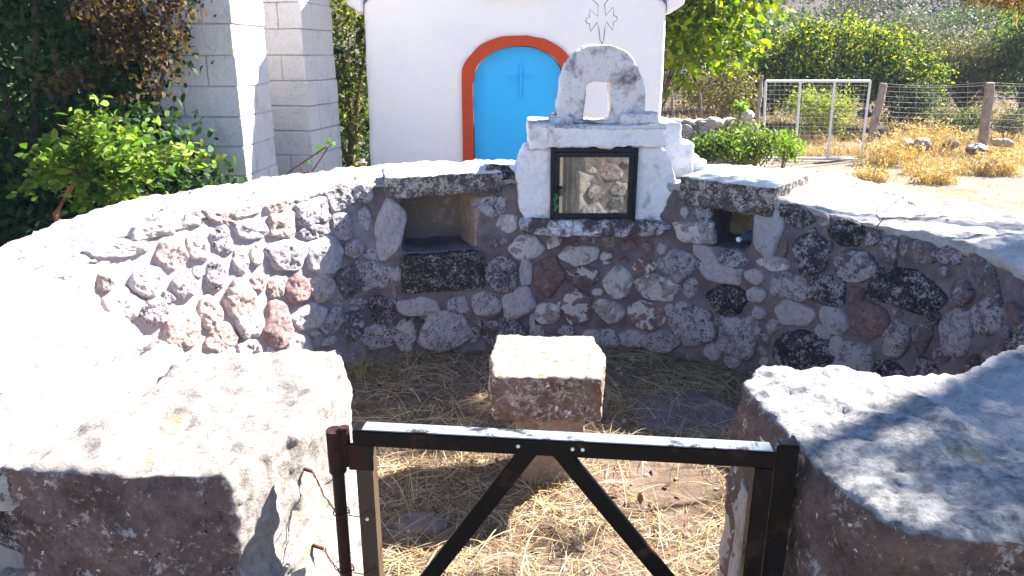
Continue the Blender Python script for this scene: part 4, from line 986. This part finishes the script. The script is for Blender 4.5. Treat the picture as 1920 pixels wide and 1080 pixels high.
# left: dense climbing bush with brown leaves, behind the wall
def spray(root, tip, n_, size_spread, sag=.1):
    """pinnate leaf pairs along an arching twig: returns twig points, leaf centres, directions"""
    pts_ = [Vector(root).lerp(Vector(tip), t) + Vector((0, 0, sag * math.sin(math.pi * t))) for t in [i / 8 for i in range(9)]]
    C_, D_ = [], []
    for k in range(n_):
        t = random.uniform(.15, 1) * 8; i = min(7, int(t)); p = pts_[i].lerp(pts_[i + 1], t - i)
        d = (pts_[i + 1] - pts_[i]).normalized(); sd = d.cross(Vector((0, 0, 1))).normalized() * random.choice((-1, 1))
        o_ = Vector([random.gauss(0, size_spread) for _ in range(3)])
        C_.append(p + o_); D_.append(d * .5 + sd)
    return pts_, C_, D_
lb = empty('climbing_bush', (-2.9, 5.3, 0), 'dense dark green bush with brown withered leaves behind the left wall', 'bush')
bm = bmesh.new()
for k in range(10):
    x = random.uniform(-4.4, -2.9); tube(bm, [(x, 5.4, -.05), (x + .1, 5.3, .8), (x + random.uniform(-.3, .4), 5.2, 1.7), (x + random.uniform(-.5, .5), 5.3, 2.8)], [.04, .03, .02, .01], 6)
b0 = atY(300, 150, 5.0); tube(bm, [atY(292, 205, 5.05), atY(300, 170, 5.03), atY(308, 130, 5.0), atY(300, 60, 5.0)], [.03, .028, .026, .02], 7)
bm_obj('stem', bm, M['bark'], lb)
Cb = np.concatenate([cloud((-3.7, 5.5, 1.3), (1.3, .8, 1.6), 520, 36, .14, .2, 31), cloud((-2.75, 5.3, 2.0), (.75, .5, .8), 120, 34, .12, .2, 32), cloud((-2.55, 5.0, .75), (.65, .4, .75), 130, 34, .11, .1, 33), cloud((-3.6, 5.3, .5), (1.4, .5, .55), 260, 34, .13, .0, 37), cloud((-3.0, 4.7, .3), (.8, .25, .3), 90, 34, .10, .0, 38)])
leaves('foliage', Cb, .055, [(.03, .085, .03), (.05, .12, .035), (.025, .06, .035), (.09, .16, .04)], lb, .55, 'leaf')
Cb = np.concatenate([cloud((atY(250, 60, 4.9).x, 4.85, atY(250, 60, 4.9).z), (.30, .2, .42), 60, 24, .07, .1, 34), cloud((atY(330, 20, 4.9).x, 4.8, atY(330, 20, 4.9).z + .05), (.12, .12, .3), 18, 22, .05, .1, 35), cloud((atY(130, 150, 4.7).x, 4.7, atY(130, 150, 4.7).z), (.10, .1, .10), 10, 16, .04, .1, 36)])
leaves('withered_foliage', Cb, .042, [(.10, .055, .045), (.15, .09, .05), (.06, .035, .035), (.16, .12, .03)], lb, .55, 'leaf', -.3)
# sunlit leafy branch in front of it
br = empty('leafy_branch', (-2.25, 4.25, 0), 'sunlit bright green leafy shrub with reddish twigs leaning over the left wall', 'shrub')
bm = bmesh.new(); C_, D_ = [], []
root = atY(105, 400, 4.35); fork = atY(150, 330, 4.3)
tube(bm, [Vector((root.x - .05, 4.45, -.05)), root, atY(128, 360, 4.33), fork], [.022, .018, .015, .012], 7)
ends = [(60, 285), (95, 265), (150, 210), (190, 200), (240, 245), (300, 240), (330, 270), (345, 290), (370, 285), (400, 300), (285, 350), (240, 370), (205, 385), (120, 300), (70, 320), (255, 300), (315, 320), (270, 385), (180, 260), (330, 300), (100, 350), (160, 400), (40, 360), (220, 215)]
for (ex, ey) in ends:
    tp = atY(ex, ey, random.uniform(3.95, 4.5)); pt, c1, d1 = spray(fork, tp, 75, .028, .03)
    tube(bm, pt, [.009 - .0009 * i for i in range(9)], 5); C_ += c1; D_ += d1
bm_obj('stem', bm, M['twig'], br)
leaves('foliage', np.array([list(c) for c in C_]), .060, [(.14, .28, .035), (.20, .34, .05), (.09, .20, .03), (.30, .38, .05)], br, .5, 'leaf', .35, dirs=np.array([list(d) for d in D_]))
# small sprouting stump between the pillars
sp_ = empty('sprouting_twig', (-1.6, 5.0, 0), 'thin bare twigs with a few green leaves in front of the far pillar', 'sprout')
bm = bmesh.new(); C_ = []
rt = atY(580, 328, 5.0); tube(bm, [(rt.x, 5.0, -.02), rt + Vector((0, 0, .01))], [.02, .016], 8)
for q in ([(538, 325), (575, 300), (612, 275)], [(537, 330), (565, 332), (585, 322), (600, 300), (616, 275)], [(545, 338), (580, 322)], [(556, 305), (575, 325)]):
    tube(bm, [atY(x, y, 4.98) for x, y in q], .005, 5)
bm_obj('stem', bm, M['twig'], sp_)
for x, y in ((590, 278), (585, 272), (596, 284), (610, 268), (618, 272), (614, 266), (628, 315), (576, 296), (606, 274), (622, 276)): C_.append(list(atY(x, y, 4.97)))
leaves('foliage', np.array(C_), .045, [(.10, .22, .05), (.06, .14, .04)], sp_, .6)

# ------------------------------------------------------------------ pine overhead (out of frame: gives the dappled shade)
pine = empty('pine_tree', (6.2, 4.6, 0), 'pine whose orange brown needle twigs reach into the top right corner', 'tree')
def lift(t, s): return Vector(t) + SUN * s
tg = []   # (target on scene, distance towards the sun, spread, clusters)
for X in np.arange(1.95, 3.4, .17):
    for Yy in np.arange(1.3, 2.95, .2): tg.append(((X, Yy, .86), random.uniform(4.2, 6.0), .11, 8))
for X, Yy in ((1.75, 2.3), (1.75, 2.05), (1.6, 1.9), (1.45, 1.75), (1.3, 1.6), (1.2, 1.4), (1.1, 1.2), (1.05, 1.0), (.9, 1.1), (.80, .98), (1.3, 1.2), (1.45, 1.45), (1.05, 1.5), (.75, 1.22), (.98, 1.32), (.88, 1.22), (1.18, 1.58), (1.6, 1.5), (1.55, 1.3), (.70, 1.08), (1.75, 2.55), (1.85, 2.15), (1.65, 2.15), (1.35, 1.35), (1.05,1.35)):
    tg.append(((X, Yy, .87), random.uniform(4.6, 5.4), .045, 3))
for X in np.arange(-.85, .22, .14):
    for Yy in (2.84, 2.98, 3.12): tg.append(((X, Yy, 0), random.uniform(5.6, 6.2), .06, 4))  # unseen clumps added so their shadow darkens the back floor strip
tg = [((float(t[0]), float(t[1]), t[2]), s, sp, k) for t, s, sp, k in tg]
Cn, Bp = [], []
for t, s, spd, k in tg:
    c = lift(t, s); Bp.append(c)
    for _ in range(k):
        cc = c + Vector([random.gauss(0, spd) for _ in range(3)]); ax_ = Vector([random.gauss(0, 1) for _ in range(3)]).normalized()
        for i in range(26): Cn.append(cc + ax_ * random.uniform(-.06, .06))
for _ in range(260):   # rest of the crown, away from the yard
    c = Vector((random.uniform(5.2, 8.6), random.uniform(1.5, 7.0), random.uniform(3.6, 6.5)))
    if (c - SUN * (c.z - .8) / SUN.z).x < 2.3: continue
    for i in range(60): Cn.append(c + Vector([random.gauss(0, .12) for _ in range(3)]))
nd = np.array([list(c) for c in Cn]); 
leaves('crown', nd, .13, [(.08, .12, .03), (.12, .15, .04), (.25, .16, .06)], pine, .06, 'leafdull')
bm = bmesh.new(); tube(bm, [(6.2, 4.6, -.2), (6.1, 4.6, 1.5), (6.0, 4.65, 3.2), (6.1, 4.7, 5.0), (6.1, 4.7, 6.2)], [.2, .17, .14, .09, .03], 12)
for k in range(0, len(Bp), 3):
    e_ = Bp[k]; s_ = Vector((6.05, 4.65, min(5.6, max(3.0, e_.z - .3)))); mdl = s_.lerp(e_, .5) + Vector((0, 0, .06)); tube(bm, [s_, mdl, e_], [.013, .009, .004], 5)
tw0 = atY(1990, -60, 3.6); tw1 = atY(1890, 0, 3.2)
tube(bm, [(6.0, 4.65, 3.1), (4.2, 4.2, 2.4), tw0, tw1], [.03, .02, .010, .005], 6)
bm_obj('trunk', bm, M['bark'], pine, True)
Ct = []; Dt = []
for (x0, y0) in ((1835, -16), (1870, -6), (1905, -2), (1925, 4), (1880, -20), (1850, -22), (1915, -14)):
    c = atY(x0, y0, random.uniform(3.0, 3.4))
    for i in range(55): Ct.append(list(c + Vector([random.gauss(0, .012) for _ in range(3)]))); Dt.append((-.7 + random.gauss(0, .3), random.gauss(0, .4), -.12 + random.gauss(0, .22)))
leaves('needle_twig', np.array(Ct), .075, [(.30, .16, .05), (.40, .22, .06), (.2, .18, .05)], pine, .035, 'leafdull', .3, dirs=np.array(Dt) * 1.6)

# ------------------------------------------------------------------ far: dry stone wall, mesh gate, fence
dw = empty('dry_stone_wall', (3.0, 11, 0), 'low dry stone wall of rounded field stones right of the chapel', 'wall')
x0, x1 = 1.3, atY(1422, 250, 11).x
bm = bmesh.new(); box(bm, ((x0 + x1) / 2, 11.2, .25), (x1 - x0 - .1, .3, .75)); rocky('core', bm, M['mortar'], dw, .04, 2, ((.3, .03),))
its = []
def clash2(s, z, a, b): return any(abs(t[0] - s) < (t[2] + a) * .9 and abs(t[1] - z) < (t[3] + b) * .9 for t in its)
for sz in (.13, .10, .07, .045):
    for _ in range(500):
        s = random.uniform(0, x1 - x0); z = random.uniform(0, .60); a = sz * random.uniform(.8, 1.3); b = sz * random.uniform(.6, .9)
        if not clash2(s, z, a, b): its.append([s, z, a, b, random.uniform(-.2, .2), random.choice('gpcw')])
stone_mesh('stone_face', its, lambda s, z=0: Vector((x0 + s, 11.05, 0)), lambda s: Vector((0, -1, 0)), M['stone'], dw)
bm = bmesh.new()
xx = x0
while xx < x1:
    r_ = random.uniform(.09, .16); v = bmesh.ops.create_icosphere(bm, subdivisions=2, radius=1)['verts']
    bmesh.ops.transform(bm, matrix=Matrix.Translation((xx, 11.15 + random.uniform(-.05, .05), .63)) @ Matrix.Diagonal((r_, r_ * .9, r_ * .6, 1)), verts=v); xx += r_ * 1.7
rocky('capstones', bm, M['pale'], dw, .02, 1, ((.1, .02),))
def boulder(px, py, Y, r, mat, label, name='boulder', zs=.65):
    p = atY(px, py, Y); bm = bmesh.new(); v = bmesh.ops.create_icosphere(bm, subdivisions=3, radius=1)['verts']
    bmesh.ops.transform(bm, matrix=Matrix.Translation(p) @ Matrix.Rotation(random.uniform(0, 3), 4, 'Z') @ Matrix.Diagonal((r, r * .8, r * zs, 1)), verts=v)
    tag(rocky(name, bm, mat, None, max(.012, r * .07), 1, ((r * .9, r * .25), (r * .25, r * .06))), label, 'rock')
boulder(1397, 217, 11.1, .15, M['pale'], 'rounded pale boulder on top of the low dry stone wall end')
boulder(1700, 272, 12.0, .16, M['block'], 'brown rock among straw below the leaning fence post', zs=.6)
boulder(1728, 274, 11.8, .15, M['stool'], 'second brown rock among straw, right of the first one', zs=.8)
boulder(1832, 280, 11.2, .17, M['block_right'], 'speckled brown rock with pale top in dry grass below the right fence post', zs=.5)
boulder(1655, 285, 11.6, .13, M['block'], 'dark brown rock at the foot of the white mesh gate')
boulder(1782, 270, 12.4, .13, M['block'], 'small brown rock between the two pairs of fence posts')
boulder(1880, 268, 12.4, .16, M['cream'], 'cream rock in dry grass right of the last fence post', zs=.5)
boulder(1622, 212, 15.0, .18, M['sill'], 'dark grey boulder behind the right end of the mesh gate')
# mesh gate
gt = empty('mesh_gate', (5, 11.7, 0), 'white metal farm gate of wire mesh standing in the fence', 'gate')
GY = 11.7
def gpt(u, v):  # bilinear in the gate plane from the photo's four corners
    tl, tr, bl, brr = (1436, 152), (1632, 152), (1430, 296), (1614, 299)
    x = (tl[0] * (1 - u) + tr[0] * u) * (1 - v) + (bl[0] * (1 - u) + brr[0] * u) * v; y = (tl[1] * (1 - u) + tr[1] * u) * (1 - v) + (bl[1] * (1 - u) + brr[1] * u) * v
    return atY(x, y, GY)
bm = bmesh.new()
for a, b in (((0, 0), (1, 0)), ((1, 0), (1, 1)), ((0, 1), (1, 1)), ((0, 0), (0, 1)), ((.33, 0), (.33, 1)), ((.66, 0), (.66, 1))): tube(bm, [gpt(*a), gpt(*b)], .020, 8)
bm_obj('frame', bm, M['gatewhite'], gt)
bm = bmesh.new()
for k in range(1, 22): tube(bm, [gpt(k / 22, 0), gpt(k / 22, 1)], .0019, 4, False)
for k in range(1, 17): tube(bm, [gpt(0, k / 17), gpt(1, k / 17)], .0019, 4, False)
bm_obj('mesh', bm, M['thinwire'], gt)
def post(px0, py0, px1, py1, Y, r, mat, label, seg=9):
    a, b = atY(px0, py0, Y), atY(px1, py1, Y); a.z = max(min(a.z, 5), b.z); bm = bmesh.new(); d = (b - a)
    tube(bm, [a, a.lerp(b, .35) + Vector((.01, 0, 0)), a.lerp(b, .7), b + d.normalized() * .35], [r * .92, r, r * 1.02, r], seg)
    o = tag(rocky('fence_post', bm, mat, None, .016, 1, ((.12, .012), (.04, .006))), label, 'post'); return o
post(1428, 141, 1420, 225, 12.0, .035, M['woodpost'], 'thin grey post at the left side of the white mesh gate')
post(1657, 156, 1637, 243, 12.2, .065, M['woodpost'], 'leaning weathered wooden fence post just right of the mesh gate')
post(1857, 155, 1843, 262, 12.2, .075, M['woodpost'], 'thick upright wooden fence post near the right edge')
post(1312, 170, 1315, 215, 12.6, .02, M['woodpost'], 'thin pale stake in the wire fence above the dry stone wall')
post(1258, 160, 1262, 215, 12.6, .025, M['woodpost'], 'stake in the wire fence close to the chapel corner')
fw = empty('wire_fence', (7, 12.2, 0), 'sagging wire fence strung between the wooden posts at right', 'fence')
bm = bmesh.new()
for k, (ya, yb, yc, yd) in enumerate(((156, 154, 150, 148), (162, 160, 158, 160), (170, 172, 172, 175), (180, 181, 180, 182), (190, 190, 192, 194), (199, 201, 203, 206), (208, 212, 214, 218), (217, 222, 226, 230), (228, 236, 240, 244))):
    for (xa, y_a, xb, y_b) in ((1650 - (ya - 156) * .23, ya, 1852, yb), (1852, yb, 2060, yc)):
        tube(bm, [atY(xa + (xb - xa) * t, y_a + (y_b - y_a) * t + 3.0 * math.sin(math.pi * t) * (1 if k else 2), 12.2) for t in [i / 8 for i in range(9)]], .0019, 4, False)
for k in range(1, 12):
    x = 1655 + k * 32; tube(bm, [atY(x, 158, 12.2), atY(x - 3, 238, 12.2)], .002, 4, False)
bm_obj('wire', bm, M['thinwire'], fw)
fw2 = empty('mesh_fence', (3.5, 12.6, 0), 'rusty brown wire mesh fence between chapel corner and white gate', 'fence')
bm = bmesh.new()
for k in range(40): x = 1220 + k * 5.2; tube(bm, [atY(x, 152, 12.6), atY(x, 222, 12.6)], .0018, 4, False)
for k in range(12): tube(bm, [atY(1220, 154 + k * 5.5, 12.6), atY(1424, 150 + k * 5.7, 12.6)], .0022, 4, False)
bm_obj('mesh', bm, M['wire'], fw2)

# dry weeds and straw outside
def field(name, n_, xr, yr, hgt, pal, label, thr=-.1, wd=.004, sc=1.2, lf=(.7, 1.5), cond=None):
    P = []
    while len(P) < n_:
        y = random.uniform(*yr); x = random.uniform(xr[0], xr[1]) * y
        if noise.noise(Vector((x * sc, y * sc, 4))) + random.uniform(-.15, .15) < thr: continue
        if cond and not cond(x, y): continue
        P.append((x, y, gz(x, y)))
    P = np.array(P); N = len(P)
    tag(blades(name, P, rng.random(N) * 6.28, hgt * (.35 + .9 * rng.random(N) ** 1.5), lf[0] + rng.random(N) * (lf[1] - lf[0]), wd * (.5 + rng.random(N)), pick(N, pal), .5, 4), label, 'grass', kind='stuff')
YEL = [(.64, .43, .20), (.60, .37, .15), (.68, .52, .30), (.44, .26, .11)]
okc = lambda x, y: x > 1.7
field('dry_weeds', 18000, (.36, .95), (10.2, 15.5), .34, YEL, 'golden dry weeds along the wire fence and gate', -.02, .005, 1.0, cond=lambda x, y: x > .53 * y or y > 12.3)
field('far_straw', 9000, (.12, .8), (14, 25), .45, [(.50, .33, .15), (.42, .27, .12)], 'orange dry grass beyond the fence', -.15, .009)
field('thin_litter', 11000, (.30, .9), (5.2, 10.5), .10, YEL, 'sparse straw litter on the pale ground', .05, .0022, 2.5, (.05, .8), okc)
# dry thistle-like clumps
def clump(px, py, Y, r, label, n_=420):
    p = atY(px, py, Y); g0 = gz(p.x, Y)
    P = np.array([[p.x + random.gauss(0, r * .6), Y + random.gauss(0, r * .45), g0] for _ in range(n_ // 2)]); N = len(P)
    e = empty('dry_thistle', (p.x, Y, g0), label, 'dry plant')
    blades('stems', P, rng.random(N) * 6.28, r * 1.3 * (.5 + .6 * rng.random(N)), .7 + .8 * rng.random(N), .0035 * np.ones(N), pick(N, YEL), .3, 4, parent=e)
    C = cloud((p.x, Y, g0 + r * .5), (r * 1.25, r * .9, r * .62), n_ // 12, 10, .05, .2, random.random() * 50); C = C[C[:, 2] > g0]
    leaves('seed_heads', C, .035, YEL + [(.85, .7, .42)], e, .7, 'straw')
clump(1405, 290, 8.6, .20, 'dry beige thistle clump in front of the green bushes', 700)
clump(1455, 292, 8.9, .16, 'dry beige thistle clump just left of the mesh gate foot', 500)
clump(1680, 230, 11.3, .42, 'tall golden thistle clump at the foot of the leaning fence post', 1100)
clump(1745, 205, 12.6, .55, 'tallest golden dry thistle clump between the two wooden fence posts', 1500)
clump(1880, 270, 10.4, .30, 'golden dry clump in front of the right fence post', 900)
clump(1760, 300, 9.6, .22, 'low golden clump on the pale ground in front of the rocks', 600)
clump(1530, 320, 9.4, .14, 'small dry clump on the pale ground below the mesh gate', 320)
clump(1640, 300, 9.8, .20, 'ragged dry clump at the right foot of the mesh gate', 500)
# dead twig on right coping, bottle in the right niche
tb = atZ(1643, 425, .87)
def tz(x, y): p = atY(x, y, tb.y + .02); return p
bm = bmesh.new()
tube(bm, [tz(1643, 427), tz(1655, 411), tz(1690, 408), tz(1735, 413), tz(1780, 404)], [.0035, .003, .0025, .002, .0014], 5); tube(bm, [tz(1650, 413), tz(1642, 400), tz(1648, 388), tz(1655, 381)], [.0022, .002, .0016, .0012], 5); tube(bm, [tz(1655, 411), tz(1664, 392), tz(1682, 377)], [.0022, .0018, .0012], 5)
tag(bm_obj('dead_twig', bm, M['twig']), 'thin dead forked twig lying on the right coping', 'twig')
sb = (sR0 + sR1) / 2 + .03; q0 = Vector(wpt(sb, -.06, zM1 + .032)); q1 = Vector(wpt(sb + .05, -.23, zM1 + .04)); ax_ = (q1 - q0)
bt = empty('plastic_bottle', q0, 'small clear blue plastic bottle lying in the right niche', 'bottle')
bm = bmesh.new(); tube(bm, [q0, q0 + ax_ * .08, q0 + ax_ * .2, q0 + ax_ * .35, q0 + ax_ * .95, q1], [.011, .012, .024, .03, .03, .022], 16); bm_obj('body', bm, M['bottle'], bt, True)
bm = bmesh.new(); tube(bm, [q0 - ax_ * .06, q0 + ax_ * .03], .0135, 16); bm_obj('cap', bm, M['cap'], bt)


# ------------------------------------------------------------------ air
bm = bmesh.new(); box(bm, (0, 16, 6.2), (264, 156, 15))
hz = bm_obj('haze', bm, None); tag(hz, 'thin bluish summer air softening the far hillside', 'haze', kind='stuff')
hm = bpy.data.materials.new('haze'); hm.use_nodes = True; hm.node_tree.nodes.remove(hm.node_tree.nodes['Principled BSDF'])
pvn = hm.node_tree.nodes.new('ShaderNodeVolumePrincipled'); pvn.inputs['Color'].default_value = (.55, .70, 1, 1); pvn.inputs['Density'].default_value = .0008
hm.node_tree.links.new(pvn.outputs[0], hm.node_tree.nodes['Material Output'].inputs['Volume']); hz.data.materials.append(hm)
